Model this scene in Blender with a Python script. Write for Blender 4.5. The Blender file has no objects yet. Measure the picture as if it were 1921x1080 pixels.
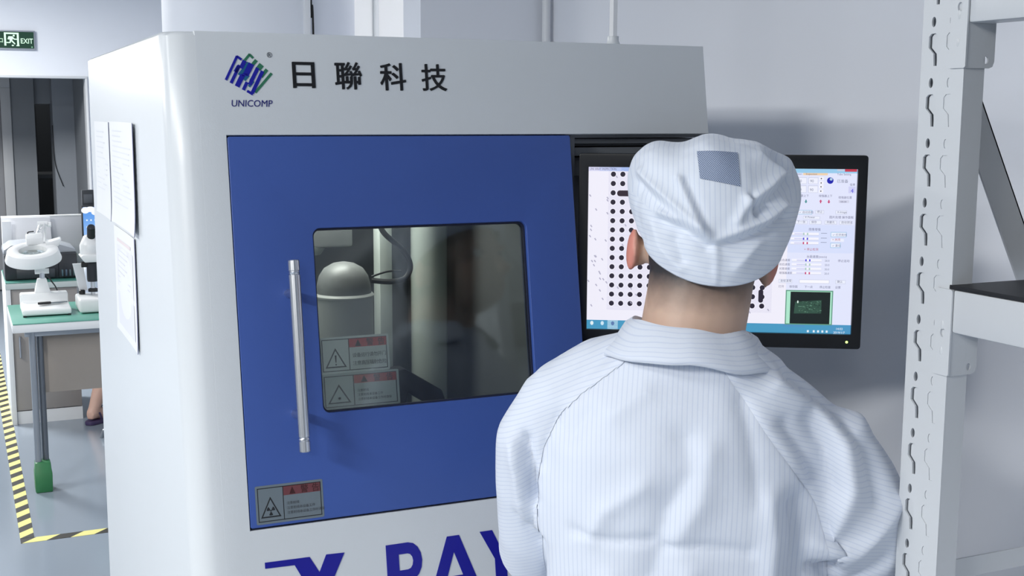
import bpy, bmesh, math, random
import numpy as np
from mathutils import Vector, Matrix, noise
random.seed(4)
SC = bpy.context.scene
COL = SC.collection
PI = math.pi

# ------------------------------------------------------------------ camera
FPX = 2302.6
YAW, PITCH, ROLL = math.radians(24.2227), math.radians(8.1031), math.radians(0.2669)
cam_f = Vector((math.sin(YAW) * math.cos(PITCH), math.cos(YAW) * math.cos(PITCH), -math.sin(PITCH)))
cam_r0 = Vector((math.cos(YAW), -math.sin(YAW), 0))
cam_u0 = cam_r0.cross(cam_f)
cam_r = math.cos(ROLL) * cam_r0 + math.sin(ROLL) * cam_u0
cam_u = -math.sin(ROLL) * cam_r0 + math.cos(ROLL) * cam_u0
cd = bpy.data.cameras.new('camera')
cam = bpy.data.objects.new('camera', cd)
COL.objects.link(cam)
M = Matrix.Identity(4)
for i in range(3):
    M[i][0], M[i][1], M[i][2] = cam_r[i], cam_u[i], -cam_f[i]
M.translation = Vector((-0.2848, -1.9, 1.68))
cam.matrix_world = M
cd.sensor_width = 36.0
cd.lens = 36.0 * FPX / 1921.0
cd.clip_start = 0.05
SC.camera = cam

# ------------------------------------------------------------------ light
SC.view_settings.view_transform = 'Standard'
SC.view_settings.look = 'None'
SC.view_settings.gamma = 1.0
SC.view_settings.use_curve_mapping = False
SC.view_settings.exposure = 0.26
w = bpy.data.worlds.new('world')
SC.world = w
w.use_nodes = True
w.node_tree.nodes['Background'].inputs[0].default_value = (0.62, 0.74, 1.0, 1)
w.node_tree.nodes['Background'].inputs[1].default_value = 0.1


def area(name, loc, sx, sy, power, rot=(0, 0, 0), col=(1.0, 0.985, 0.945)):
    l = bpy.data.lights.new(name, 'AREA')
    l.shape = 'RECTANGLE'
    l.size, l.size_y = sx, sy
    l.energy = power
    l.color = col
    o = bpy.data.objects.new(name, l)
    o.location = loc
    o.rotation_euler = rot
    COL.objects.link(o)
    return o


# ceiling panel lamps of the workshop, plus added fill lamps (all overhead, above the frame)
area('panel_and_fill_lamp', (-2.1, -0.2, 2.82), 0.6, 1.2, 46)
area('panel_and_fill_lamp', (-2.9, -1.8, 2.82), 0.6, 1.2, 165)
area('panel_and_fill_lamp', (-2.3, 3.2, 2.82), 0.6, 1.2, 70)
area('panel_and_fill_lamp', (-1.3, 6.6, 2.82), 0.6, 1.2, 200)
area('panel_and_fill_lamp', (2.0, 3.0, 2.82), 0.6, 1.2, 17)  # unseen fill lamp, added to brighten the far partition
area('panel_and_fill_lamp', (-1.8, -4.0, 2.82), 0.6, 1.2, 50)  # fill lamp added behind the camera to lift the surfaces facing it
area('corridor_fill_lamp', (-0.4, 9.8, 2.80), 0.4, 0.4, 1.5)  # added fill, lifts the dark corridor just past the doorway
area('corridor_fill_lamp', (0.2, 11.6, 2.80), 0.4, 0.4, 2.5)  # second added fill, brightens the deep end of the corridor


# ------------------------------------------------------------------ helpers
def lin(c):
    r = []
    for v in c[:3]:
        v = v / 255.0
        r.append(v / 12.92 if v <= 0.04045 else ((v + 0.055) / 1.055) ** 2.4)
    return tuple(r)


MATS = {}


def mat(name, rgb, rough=0.5, metal=0.0, var=0.0, vscale=6.0, bump=0.0, bscale=200.0, spec=0.5, coat=0.0, emit=0.0):
    if name in MATS:
        return MATS[name]
    m = bpy.data.materials.new(name)
    m.use_nodes = True
    nt = m.node_tree
    b = nt.nodes['Principled BSDF']
    c = lin(rgb)
    b.inputs['Base Color'].default_value = (*c, 1)
    b.inputs['Roughness'].default_value = rough
    b.inputs['Metallic'].default_value = metal
    b.inputs['Specular IOR Level'].default_value = spec
    b.inputs['Coat Weight'].default_value = coat
    if emit:
        b.inputs['Emission Color'].default_value = (*c, 1)
        b.inputs['Emission Strength'].default_value = emit
    tc = nt.nodes.new('ShaderNodeTexCoord')
    if var:
        n = nt.nodes.new('ShaderNodeTexNoise')
        n.inputs['Scale'].default_value = vscale
        n.inputs['Detail'].default_value = 5
        nt.links.new(tc.outputs['Object'], n.inputs['Vector'])
        mx = nt.nodes.new('ShaderNodeMix')
        mx.data_type = 'RGBA'
        mx.inputs[6].default_value = (*[v * (1 - var) for v in c], 1)
        mx.inputs[7].default_value = (*[min(1, v * (1 + var)) for v in c], 1)
        nt.links.new(n.outputs['Fac'], mx.inputs[0])
        nt.links.new(mx.outputs[2], b.inputs['Base Color'])
    if bump:
        n2 = nt.nodes.new('ShaderNodeTexNoise')
        n2.inputs['Scale'].default_value = bscale
        n2.inputs['Detail'].default_value = 3
        nt.links.new(tc.outputs['Object'], n2.inputs['Vector'])
        bp = nt.nodes.new('ShaderNodeBump')
        bp.inputs['Strength'].default_value = bump
        bp.inputs['Distance'].default_value = 0.002
        nt.links.new(n2.outputs['Fac'], bp.inputs['Height'])
        nt.links.new(bp.outputs['Normal'], b.inputs['Normal'])
    MATS[name] = m
    return m


WORLD_ROOTS = set()


def tag(o, label=None, cat=None, group=None, kind=None):
    if label: o['label'] = label
    if cat: o['category'] = cat
    if group: o['group'] = group
    if kind: o['kind'] = kind
    return o


def thing(name, label, cat, loc=(0, 0, 0), rz=0.0, world=True, group=None):
    o = bpy.data.objects.new(name, None)
    o.empty_display_size = 0.05
    o.location = loc
    o.rotation_euler = (0, 0, rz)
    COL.objects.link(o)
    if world: WORLD_ROOTS.add(o.name)
    return tag(o, label, cat, group)


def link(name, me, material=None, parent=None):
    o = bpy.data.objects.new(name, me)
    COL.objects.link(o)
    if material is not None and not me.materials:
        me.materials.append(material)
    if parent is not None:
        o.parent = parent
        if parent.name in WORLD_ROOTS:
            o.location = -parent.location
    return o


def finish(me, smooth=True, angle=35):
    if smooth:
        me.polygons.foreach_set('use_smooth', [True] * len(me.polygons))
        me.set_sharp_from_angle(angle=math.radians(angle))
    me.update()
    return me


class MB:
    def __init__(s):
        s.v, s.f = [], []

    def add(s, vs, fs):
        n = len(s.v)
        s.v += [tuple(p) for p in vs]
        s.f += [tuple(n + i for i in f) for f in fs]
        return s

    def box(s, x0, x1, y0, y1, z0, z1):
        vs = [(x, y, z) for z in (z0, z1) for y in (y0, y1) for x in (x0, x1)]
        return s.add(vs, [(0, 2, 3, 1), (4, 5, 7, 6), (0, 1, 5, 4), (2, 6, 7, 3), (0, 4, 6, 2), (1, 3, 7, 5)])

    def prism(s, poly, fn, a, b):
        """poly 2D list; fn(p, q, t) -> 3D, extruded from t=a to t=b"""
        n = len(poly)
        vs = [fn(p[0], p[1], a) for p in poly] + [fn(p[0], p[1], b) for p in poly]
        fs = [tuple(range(n - 1, -1, -1)), tuple(range(n, 2 * n))]
        fs += [(i, (i + 1) % n, n + (i + 1) % n, n + i) for i in range(n)]
        return s.add(vs, fs)

    def loft(s, rings, caps=True):
        """rings: list of equal-length vertex lists (closed)"""
        n = len(rings[0])
        vs = [p for r in rings for p in r]
        fs = []
        for k in range(len(rings) - 1):
            for i in range(n):
                j = (i + 1) % n
                fs.append((k * n + i, k * n + j, (k + 1) * n + j, (k + 1) * n + i))
        if caps:
            fs.append(tuple(range(n - 1, -1, -1)))
            b = (len(rings) - 1) * n
            fs.append(tuple(b + i for i in range(n)))
        return s.add(vs, fs)

    def tube(s, pts, rad, n=12, caps=True):
        pts = [Vector(p) for p in pts]
        if not hasattr(rad, '__len__'): rad = [rad] * len(pts)
        rings = []
        t0 = (pts[1] - pts[0]).normalized()
        up = Vector((0, 0, 1)) if abs(t0.z) < 0.9 else Vector((0, 1, 0))
        u = t0.cross(up).normalized()
        for i, p in enumerate(pts):
            a = pts[max(i - 1, 0)]
            b = pts[min(i + 1, len(pts) - 1)]
            t = (b - a).normalized()
            u = (u - t * u.dot(t)).normalized()
            v = t.cross(u)
            rings.append([p + rad[i] * (math.cos(2 * PI * k / n) * u + math.sin(2 * PI * k / n) * v) for k in range(n)])
        return s.loft(rings, caps)

    def lathe(s, prof, c=(0, 0, 0), n=24, axis='z', ex=1.0, ey=1.0):
        rings = []
        for r, h in prof:
            ring = []
            for k in range(n):
                a = 2 * PI * k / n
                x, y = r * math.cos(a) * ex, r * math.sin(a) * ey
                if axis == 'z': p = (c[0] + x, c[1] + y, c[2] + h)
                elif axis == 'y': p = (c[0] + x, c[1] + h, c[2] - y)
                else: p = (c[0] + h, c[1] + x, c[2] + y)
                ring.append(p)
            rings.append(ring)
        return s.loft(rings)

    def ell(s, c, r, n=20, m=12, rot=None):
        rings = []
        for i in range(1, m):
            th = PI * i / m
            ring = []
            for k in range(n):
                a = 2 * PI * k / n
                p = Vector((r[0] * math.sin(th) * math.cos(a), r[1] * math.sin(th) * math.sin(a), -r[2] * math.cos(th)))
                if rot is not None: p = rot @ p
                ring.append(p + Vector(c))
            rings.append(ring)
        return s.loft(rings)

    def mesh(s, name, bevel=0.0, seg=2, smooth=True, angle=35):
        me = bpy.data.meshes.new(name)
        me.from_pydata([tuple(p) for p in s.v], [], s.f)
        bm = bmesh.new()
        bm.from_mesh(me)
        bmesh.ops.recalc_face_normals(bm, faces=bm.faces)
        if bevel:
            es = [e for e in bm.edges if len(e.link_faces) == 2 and e.calc_face_angle(0) > math.radians(30)]
            bmesh.ops.bevel(bm, geom=es, offset=bevel, segments=seg, affect='EDGES', profile=0.5, clamp_overlap=True)
        bm.to_mesh(me)
        bm.free()
        return finish(me, smooth, angle)

    def build(s, name, material, parent=None, bevel=0.0, seg=2, smooth=True, angle=35):
        return link(name, s.mesh(name, bevel, seg, smooth, angle), material, parent)


def eval_mesh(o):
    dg = bpy.context.evaluated_depsgraph_get()
    dg.update()
    me = bpy.data.meshes.new_from_object(o.evaluated_get(dg))
    d = o.data
    bpy.data.objects.remove(o)
    if isinstance(d, bpy.types.Mesh): bpy.data.meshes.remove(d)
    else: bpy.data.curves.remove(d)
    return me


def plate(outer, holes, half, fn, bevel=0.0):
    """flat plate with real holes: outline and holes in (p, q), half thickness; fn(p,q,t)->xyz"""
    cu = bpy.data.curves.new('plate', 'CURVE')
    cu.dimensions = '2D'
    cu.fill_mode = 'BOTH'
    cu.extrude = half
    cu.bevel_depth = bevel
    for loop in [outer] + holes:
        sp = cu.splines.new('POLY')
        sp.points.add(len(loop) - 1)
        for pt, q in zip(sp.points, loop): pt.co = (q[0], q[1], 0, 1)
        sp.use_cyclic_u = True
    o = bpy.data.objects.new('plate', cu)
    COL.objects.link(o)
    me = eval_mesh(o)
    for v in me.vertices: v.co = fn(*v.co)
    bm = bmesh.new()
    bm.from_mesh(me)
    bmesh.ops.remove_doubles(bm, verts=bm.verts, dist=1e-5)
    bmesh.ops.recalc_face_normals(bm, faces=bm.faces)
    bm.to_mesh(me)
    bm.free()
    me.materials.clear()
    return finish(me)


def text_mesh(body, size, fn, depth=0.0004, shear=0.0, offset=0.0, align='LEFT', sx=1.0, spacing=1.0):
    cu = bpy.data.curves.new('text', 'FONT')
    cu.body = body
    cu.size = size
    cu.extrude = depth
    cu.shear = shear
    cu.offset = offset
    cu.align_x = align
    cu.resolution_u = 3
    cu.space_character = spacing
    o = bpy.data.objects.new('text', cu)
    COL.objects.link(o)
    me = eval_mesh(o)
    for v in me.vertices: v.co = fn(v.co.x * sx, v.co.y, v.co.z)
    me.materials.clear()
    me.update()
    return me


def rrect(x0, x1, y0, y1, r, n=6):
    p = []
    for cx, cy, a0 in ((x1 - r, y1 - r, 0), (x0 + r, y1 - r, 90), (x0 + r, y0 + r, 180), (x1 - r, y0 + r, 270)):
        for k in range(n + 1):
            a = math.radians(a0 + 90 * k / n)
            p.append((cx + r * math.cos(a), cy + r * math.sin(a)))
    return p


def oval(cx, cy, rx, ry, n=12):
    return [(cx + rx * math.cos(2 * PI * k / n), cy + ry * math.sin(2 * PI * k / n)) for k in range(n)]


def spline(pts, n=8):
    """Catmull-Rom through points"""
    P = [Vector(p) for p in pts]
    out = []
    for i in range(len(P) - 1):
        p0, p1, p2, p3 = P[max(i - 1, 0)], P[i], P[i + 1], P[min(i + 2, len(P) - 1)]
        for k in range(n):
            t = k / n
            out.append(0.5 * ((2 * p1) + (p2 - p0) * t + (2 * p0 - 5 * p1 + 4 * p2 - p3) * t * t + (3 * p1 - p0 - 3 * p2 + p3) * t ** 3))
    out.append(P[-1])
    return out


def union(mb, voxel, smooth=6, name='union'):
    me = bpy.data.meshes.new(name)
    me.from_pydata([tuple(p) for p in mb.v], [], mb.f)
    bm = bmesh.new()
    bm.from_mesh(me)
    bmesh.ops.recalc_face_normals(bm, faces=bm.faces)
    bm.to_mesh(me)
    bm.free()
    o = bpy.data.objects.new(name, me)
    COL.objects.link(o)
    r = o.modifiers.new('r', 'REMESH')
    r.mode = 'VOXEL'
    r.voxel_size = voxel
    if smooth:
        s = o.modifiers.new('s', 'SMOOTH')
        s.factor = 0.5
        s.iterations = smooth
    return eval_mesh(o)


def emit_attr(name, strength, rough=0.3):
    """a lit screen: its picture is a colour per face"""
    if name in MATS: return MATS[name]
    m = bpy.data.materials.new(name)
    m.use_nodes = True
    nt = m.node_tree
    b = nt.nodes['Principled BSDF']
    a = nt.nodes.new('ShaderNodeAttribute')
    a.attribute_name = 'Col'
    b.inputs['Base Color'].default_value = (0.01, 0.01, 0.012, 1)
    b.inputs['Roughness'].default_value = rough
    nt.links.new(a.outputs['Color'], b.inputs['Emission Color'])
    b.inputs['Emission Strength'].default_value = strength
    MATS[name] = m
    return m


def paint_attr(name, rough=0.5):
    """flat print: one colour per face"""
    if name in MATS: return MATS[name]
    m = bpy.data.materials.new(name)
    m.use_nodes = True
    nt = m.node_tree
    b = nt.nodes['Principled BSDF']
    a = nt.nodes.new('ShaderNodeAttribute')
    a.attribute_name = 'Col'
    b.inputs['Roughness'].default_value = rough
    nt.links.new(a.outputs['Color'], b.inputs['Base Color'])
    MATS[name] = m
    return m


class Print:
    """coloured flat polygons stacked in thin layers; fn(u, v, h) -> xyz"""

    def __init__(s, fn, step=0.00012):
        s.fn, s.step, s.v, s.f, s.c, s.h = fn, step, [], [], [], 0

    def poly(s, pts, col, lift=None):
        n = len(s.v)
        h = (s.h if lift is None else lift) * s.step
        s.v += [s.fn(p[0], p[1], h) for p in pts]
        s.f.append(tuple(range(n, n + len(pts))))
        s.c.append((*lin(col), 1))
        return s

    def rect(s, x0, y0, x1, y1, col, lift=None):
        return s.poly([(x0, y0), (x1, y0), (x1, y1), (x0, y1)], col, lift)

    def layer(s):
        s.h += 1
        return s

    def disc(s, x, y, rx, ry, col, lift=None, n=12):
        return s.poly(oval(x, y, rx, ry, n), col, lift)

    def text(s, body, x, y, size, col, lift=None, sx=1.0, flip=True, offset=0.0, shear=0.0, align='LEFT'):
        me = text_mesh(body, size, lambda a, b, c: (a, b, c), 0.0, shear, offset, align, sx)
        n = len(s.v)
        h = (s.h if lift is None else lift) * s.step
        for v in me.vertices: s.v.append(s.fn(x + v.co.x, y - v.co.y if flip else y + v.co.y, h))
        for p in me.polygons:
            s.f.append(tuple(n + i for i in p.vertices))
            s.c.append((*lin(col), 1))
        bpy.data.meshes.remove(me)
        return s

    def build(s, name, material, parent=None):
        me = bpy.data.meshes.new(name)
        me.from_pydata([tuple(p) for p in s.v], [], s.f)
        a = me.attributes.new('Col', 'FLOAT_COLOR', 'FACE')
        a.data.foreach_set('color', [x for c in s.c for x in c])
        me.update()
        return link(name, me, material, parent)
# ------------------------------------------------------------------ materials of the setting
m_wall = mat('painted_wall', (234, 238, 247), 0.55, var=0.02, vscale=2.0)
m_ceil = mat('painted_ceiling', (196, 199, 204), 0.8)
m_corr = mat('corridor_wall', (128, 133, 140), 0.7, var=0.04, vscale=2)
m_floor = mat('epoxy_floor', (138, 149, 162), 0.16, var=0.05, vscale=1.5, spec=0.6)
m_dark = mat('dark_void', (38, 41, 46), 0.6)


def struct(name, mb, m, bevel=0.0):
    return tag(mb.build(name, m, None, bevel), kind='structure')


struct('floor', MB().box(-6, 4, -6, 13, -0.1, 0), m_floor)
struct('ceiling', MB().box(-6, 4, -6, 13, 2.9, 3.0), m_ceil)
struct('wall_right', MB().box(1.34, 1.46, -6, 1.452, 0, 2.9), m_wall)
struct('wall_back', MB().box(0.935, 1.46, 1.452, 1.60, 0, 2.9), m_wall)
m_far = mat('dimmed_unseen_wall', (148, 152, 158), 0.6)  # unseen walls darkened to cut bounced fill and deepen the shadows
struct('wall_near', MB().box(-6, 1.46, -6.1, -6, 0, 2.9), m_far)
struct('wall_left', MB().box(-6.1, -6, -6.1, 13, 0, 2.9), m_far)
struct('wall_partition', MB().box(1.15, 2.9, 4.4, 4.52, 0, 2.9), mat('partition_paint', (244, 245, 248), 0.5))
struct('wall_east', MB().box(2.9, 3.0, 1.6, 13, 0, 2.9), m_wall)
struct('wall_passage', MB().box(1.46, 2.95, 1.5, 1.6, 0, 2.9), m_wall)
# exit wall with its door opening: X -0.95..0.724, Z 0..1.964
struct('wall_exit', MB().box(-6, -0.95, 8.9, 9.06, 0, 2.9).box(0.724, 2.9, 8.9, 9.06, 0, 2.9).box(-0.95, 0.724, 8.9, 9.06, 1.964, 2.9), m_wall)
struct('trim_1', MB().box(-0.95, 0.724, 8.885, 9.075, 1.945, 1.964).box(0.706, 0.724, 8.885, 9.075, 0, 1.945).box(-0.95, -0.932, 8.885, 9.075, 0, 1.945), mat('door_trim', (214, 217, 222), 0.5), 0.003)
# the dim corridor beyond
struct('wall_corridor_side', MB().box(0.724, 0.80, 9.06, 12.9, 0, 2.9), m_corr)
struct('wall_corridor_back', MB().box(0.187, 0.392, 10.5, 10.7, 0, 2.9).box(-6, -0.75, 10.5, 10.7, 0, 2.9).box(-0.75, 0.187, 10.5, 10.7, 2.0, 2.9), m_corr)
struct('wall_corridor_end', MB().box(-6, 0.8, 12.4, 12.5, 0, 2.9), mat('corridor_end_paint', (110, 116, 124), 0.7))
struct('trim_2', MB().box(0.10, 0.187, 10.47, 10.5, 0, 1.89).box(-0.75, 0.187, 10.47, 10.5, 1.89, 1.98), mat('door_frame_grey', (188, 191, 196), 0.5), 0.004)
d = tag(MB().box(-0.75, 0.10, 10.52, 10.56, 0.01, 1.885).build('door_1', mat('corridor_door_grey', (150, 152, 158), 0.45), None, 0.003), kind='structure')
MB().tube([(0.04, 10.505, 0.98), (0.04, 10.475, 0.98), (-0.08, 10.475, 0.98)], 0.011, 10).build('door_handle', mat('brushed_steel', (190, 194, 200), 0.3, 1.0), d)
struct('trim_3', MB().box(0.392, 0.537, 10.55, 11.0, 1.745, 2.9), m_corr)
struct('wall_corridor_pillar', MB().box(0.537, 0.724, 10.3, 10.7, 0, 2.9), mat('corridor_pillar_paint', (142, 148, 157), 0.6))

# round-cornered column behind the machine with a cable trunk
colm = MB()
colm.lathe([(0.31, 0.0), (0.31, 2.9)], (0.645, 2.2, 0), 64)
tag(colm.build('wall_column', m_wall), kind='structure')
t = thing('cable_trunking', 'narrow white cable trunking with a dark cable running up the round column', 'trunking', (0.735, 1.89, 1.2))
trk = MB().box(0.712, 0.730, 1.875, 1.93, 0.0, 2.9).build('trunking_cover', mat('white_plastic', (232, 235, 240), 0.4), t, 0.002)
MB().tube(spline([(0.737, 1.895, 2.9), (0.737, 1.895, 2.05), (0.736, 1.894, 1.99), (0.742, 1.894, 1.94), (0.742, 1.894, 1.2), (0.742, 1.894, 0.05)]), 0.0032, 8).build('cable', mat('black_rubber', (22, 23, 26), 0.5), t)

# conduits
t = thing('corner_conduit', 'white vertical conduit in the wall corner behind the machine', 'pipe', (1.318, 1.42, 0))
MB().tube([(1.318, 1.425, 0), (1.318, 1.425, 2.9)], 0.0125, 16).build('pipe', mat('white_pvc', (226, 229, 234), 0.35), t)
for z in (0.5, 1.6, 2.55):
    MB().lathe([(0.0155, -0.012), (0.0155, 0.012)], (1.318, 1.425, z), 16).build('pipe_clip', mat('grey_pvc', (176, 180, 186), 0.4), t)
t = thing('wall_conduit', 'thin white conduit on the bright partition far behind the machine', 'pipe', (1.76, 4.38, 0))
MB().tube([(1.755, 4.385, 0), (1.755, 4.385, 2.9)], 0.014, 12).build('pipe', mat('white_pvc', (226, 229, 234), 0.35), t)

# ------------------------------------------------------------------ hazard tape on the floor
def tape_mat(name, period):
    mt = bpy.data.materials.new(name)
    mt.use_nodes = True
    nt = mt.node_tree
    b = nt.nodes['Principled BSDF']
    tc = nt.nodes.new('ShaderNodeTexCoord')
    sx = nt.nodes.new('ShaderNodeSeparateXYZ')
    nt.links.new(tc.outputs['Object'], sx.inputs[0])
    ad = nt.nodes.new('ShaderNodeMath'); ad.operation = 'SUBTRACT'
    nt.links.new(sx.outputs['Y'], ad.inputs[0]); nt.links.new(sx.outputs['X'], ad.inputs[1])
    fr_ = nt.nodes.new('ShaderNodeMath'); fr_.operation = 'MULTIPLY'; fr_.inputs[1].default_value = 1 / period
    nt.links.new(ad.outputs[0], fr_.inputs[0])
    fc = nt.nodes.new('ShaderNodeMath'); fc.operation = 'FRACT'
    nt.links.new(fr_.outputs[0], fc.inputs[0])
    gt = nt.nodes.new('ShaderNodeMath'); gt.operation = 'GREATER_THAN'; gt.inputs[1].default_value = 0.5
    nt.links.new(fc.outputs[0], gt.inputs[0])
    mx = nt.nodes.new('ShaderNodeMix'); mx.data_type = 'RGBA'
    mx.inputs[6].default_value = (*lin((52, 52, 50)), 1)
    mx.inputs[7].default_value = (*lin((226, 220, 140)), 1)
    nt.links.new(gt.outputs[0], mx.inputs[0])
    nt.links.new(mx.outputs[2], b.inputs['Base Color'])
    b.inputs['Roughness'].default_value = 0.4
    return mt


tag(MB().box(-0.140, -0.088, 3.165, 8.6, 0.0002, 0.0012).build('hazard_tape', tape_mat('hazard_tape', 0.135)), 'black and yellow hazard tape running along the floor beside the desks', 'floor tape', 'hazard tape on the floor')
tag(MB().box(-0.140, 1.9, 3.105, 3.160, 0.0002, 0.0012).build('hazard_tape', tape_mat('hazard_tape_wide', 0.18)), 'black and yellow hazard tape crossing the floor in front of the green desk', 'floor tape', 'hazard tape on the floor')

# ------------------------------------------------------------------ exit sign
t = thing('exit_sign', 'lit green EXIT sign with a running figure above the doorway', 'sign', (0.15, 8.9, 2.165))
MB().box(-0.05, 0.335, 8.872, 8.899, 2.165, 2.318).build('sign_housing', mat('sign_housing_grey', (176, 180, 190), 0.35, 0.6), t, 0.004)
# sign face drawn in pixels of the photograph's scale: u right, v down (1 px = 4.15 mm)
k = 0.00415
sg = Print(lambda u, v, h: (0.070 + u * k, 8.8715 - h, 2.312 - v * k))
G, Wc = (6, 52, 32), (214, 255, 224)
sg.rect(-27, 1.2, 61.5, 32.5, G)
sg.layer()
for r in ((8, 3, 11.5, 28), (31, 3, 34.5, 28), (8, 3, 34.5, 6)): sg.rect(*r, Wc)
sg.rect(29.5, 26.5, 35, 28.5, Wc)
sg.disc(25.5, 8.7, 1.9, 1.9, Wc)
sg.poly([(16, 10), (23, 10), (24.5, 13), (21, 20), (17, 16)], Wc)
sg.poly([(16, 10), (19, 12), (16, 16.5), (14, 15.5)], Wc)
sg.poly([(23, 10.5), (27, 14.5), (31, 14.5), (31, 16.5), (26, 16.5), (22, 13)], Wc)
sg.poly([(20, 17), (23, 18), (28, 24), (26.5, 25.5), (21, 20)], Wc)
sg.poly([(18, 16), (21, 18), (19, 23), (12, 23), (12, 21), (17.5, 21)], Wc)
sg.disc(23, 27.3, 2.2, 1.3, Wc)
sg.text('EXIT', 37, 23, 13.5, Wc, sx=0.82, offset=0.15)
sg.text('安全出口', -26, 21.5, 9.5, Wc, sx=0.85, offset=0.1)
sg.disc(57.5, 29.8, 1.5, 1.5, (120, 170, 140))
sg.build('sign_face', emit_attr('exit_sign_face', 1.05), t)

# ------------------------------------------------------------------ things in the corridor
t = thing('corridor_table', 'dim pale table at the end of the dark corridor', 'table', (0.5, 11.4, 0))
MB().box(0.36, 0.70, 11.1, 11.7, 1.02, 1.06).build('table_top', m_corr, t, 0.004)
for x in (0.38, 0.68):
    for y in (11.12, 11.68):
        MB().box(x - 0.015, x + 0.015, y - 0.015, y + 0.015, 0, 1.02).build('leg', m_dark, t)
t = thing('notice_board', 'narrow black board hanging on the corridor end wall', 'board', (0.47, 12.39, 1.2))
MB().box(0.44, 0.49, 12.36, 12.399, 1.18, 1.78).build('panel_board', m_dark, t, 0.004)
MB().box(0.452, 0.478, 12.352, 12.36, 1.6, 1.75).build('panel_plate', mat('dull_grey', (90, 94, 100), 0.5), t)
tag(MB().tube(spline([(0.530, 10.29, 1.55), (0.531, 10.285, 1.30), (0.545, 10.285, 1.16), (0.60, 10.28, 0.985)]), 0.0035, 8).build('hanging_cable', mat('black_rubber', (22, 23, 26))), 'thin dark cable hanging down the corridor pillar', 'cable')
# ------------------------------------------------------------------ X-ray inspection machine
TILT, ZT, XR, LY = 0.1627, 1.7987, 0.942, 1.117
NC = 1 / math.sqrt(1 + TILT * TILT)


def fp(x, z, off=0.0):
    """point on the leaning front plane, lifted outward by off"""
    return Vector((x, -TILT * (ZT - z) - off * NC, z + off * TILT * NC))


m_paint = mat('machine_paint', (206, 211, 216), 0.34, var=0.015, vscale=3, bump=0.06, bscale=500)
m_blue = mat('machine_door_blue', (56, 84, 156), 0.42, var=0.05, vscale=5, bump=0.05, bscale=500)
m_blk = mat('black_rubber', (22, 23, 26), 0.5)
m_steel = mat('satin_steel', (214, 217, 222), 0.28, 1.0)
m_dgrey = mat('recess_grey', (98, 103, 110), 0.5)
mach = thing('xray_inspection_machine', 'grey and blue X-ray inspection cabinet with leaning front and viewing window', 'machine', (0.47, 0.5, 0))

# side skin with the big rounded front-left corner
rc = 0.042
zs = [0.02, 0.4, 0.8, 1.1, 1.4, 1.6, ZT - 0.006, ZT]
rings = []
for z in zs:
    yf = -TILT * (ZT - z)
    ins = 0.006 if z == ZT else 0.0
    ring = [(ins, LY - ins, z), (ins, yf + rc, z)]
    for kk in range(1, 8):
        a = PI / 2 * kk / 8
        ring.append((ins + rc * (1 - math.cos(a)), yf + ins + rc * (1 - math.sin(a)), z))
    ring += [(rc + 0.008, yf + ins, z), (rc + 0.008, yf + 0.02, z), (rc, yf + rc + 0.0, z), (0.02, yf + rc + 0.02, z), (0.02, LY - 0.006, z)]
    rings.append(ring)
mb = MB()
n = len(rings[0])
mb.loft(rings)
mb.build('side_panel', m_paint, mach, angle=50)
# right side with the monitor recess cut out, roof and back
prof = [(fp(0, 0.02).y + 0.021, 0.02), (LY, 0.02), (LY, ZT - 0.001), (0.021, ZT - 0.001), (fp(0, 1.646).y + 0.021, 1.646), (0.10, 1.646), (0.10, 1.055), (fp(0, 1.055).y + 0.021, 1.055)]
MB().prism(prof, lambda p, q, t_: (t_, p, q), XR - 0.018, XR - 0.0005).build('side_panel', m_paint, mach, 0.001)
MB().box(0.02, XR - 0.018, LY - 0.018, LY, 0.02, ZT).build('back_panel', m_paint, mach)
MB().box(0.02, XR, 0.012, LY - 0.018, ZT - 0.018, ZT).build('roof_panel', m_paint, mach, 0.003)
MB().box(0.03, XR - 0.02, -0.24, LY - 0.03, 0.0, 0.02).build('plinth', m_blk, mach)
# front: C-shaped sheet around the door and the recess
outl = [(rc + 0.006, 0.02), (XR, 0.02), (XR, 1.055), (0.085, 1.055), (0.085, 1.6465), (XR, 1.6465), (XR, ZT), (rc + 0.006, ZT)]
link('front_panel', plate(outl, [], 0.009, lambda p, q, t_: fp(p, q, t_ - 0.0102), 0.0012), m_paint, mach)
# dark seal behind the door gap
link('door_seal', plate(rrect(0.07, 0.675, 1.045, 1.66, 0.01), [rrect(0.20, 0.585, 1.21, 1.512, 0.014)], 0.004, lambda p, q, t_: fp(p, q, t_ - 0.036)), m_blk, mach)
# door
WIN = (0.2085, 0.5745, 1.2185, 1.5035)
door = link('door', plate(rrect(0.0885, 0.664, 1.0605, 1.642, 0.002, 2), [rrect(*WIN, 0.013)], 0.0125, lambda p, q, t_: fp(p, q, t_ - 0.0137), 0.0012), m_blue, mach)
link('window_gasket', plate(rrect(WIN[0] + 0.0005, WIN[1] - 0.0005, WIN[2] + 0.0005, WIN[3] - 0.0005, 0.0125), [rrect(WIN[0] + 0.004, WIN[1] - 0.004, WIN[2] + 0.004, WIN[3] - 0.004, 0.010)], 0.006, lambda p, q, t_: fp(p, q, t_ - 0.0135)), mat('gasket_blue_black', (28, 34, 58), 0.5), door)
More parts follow.
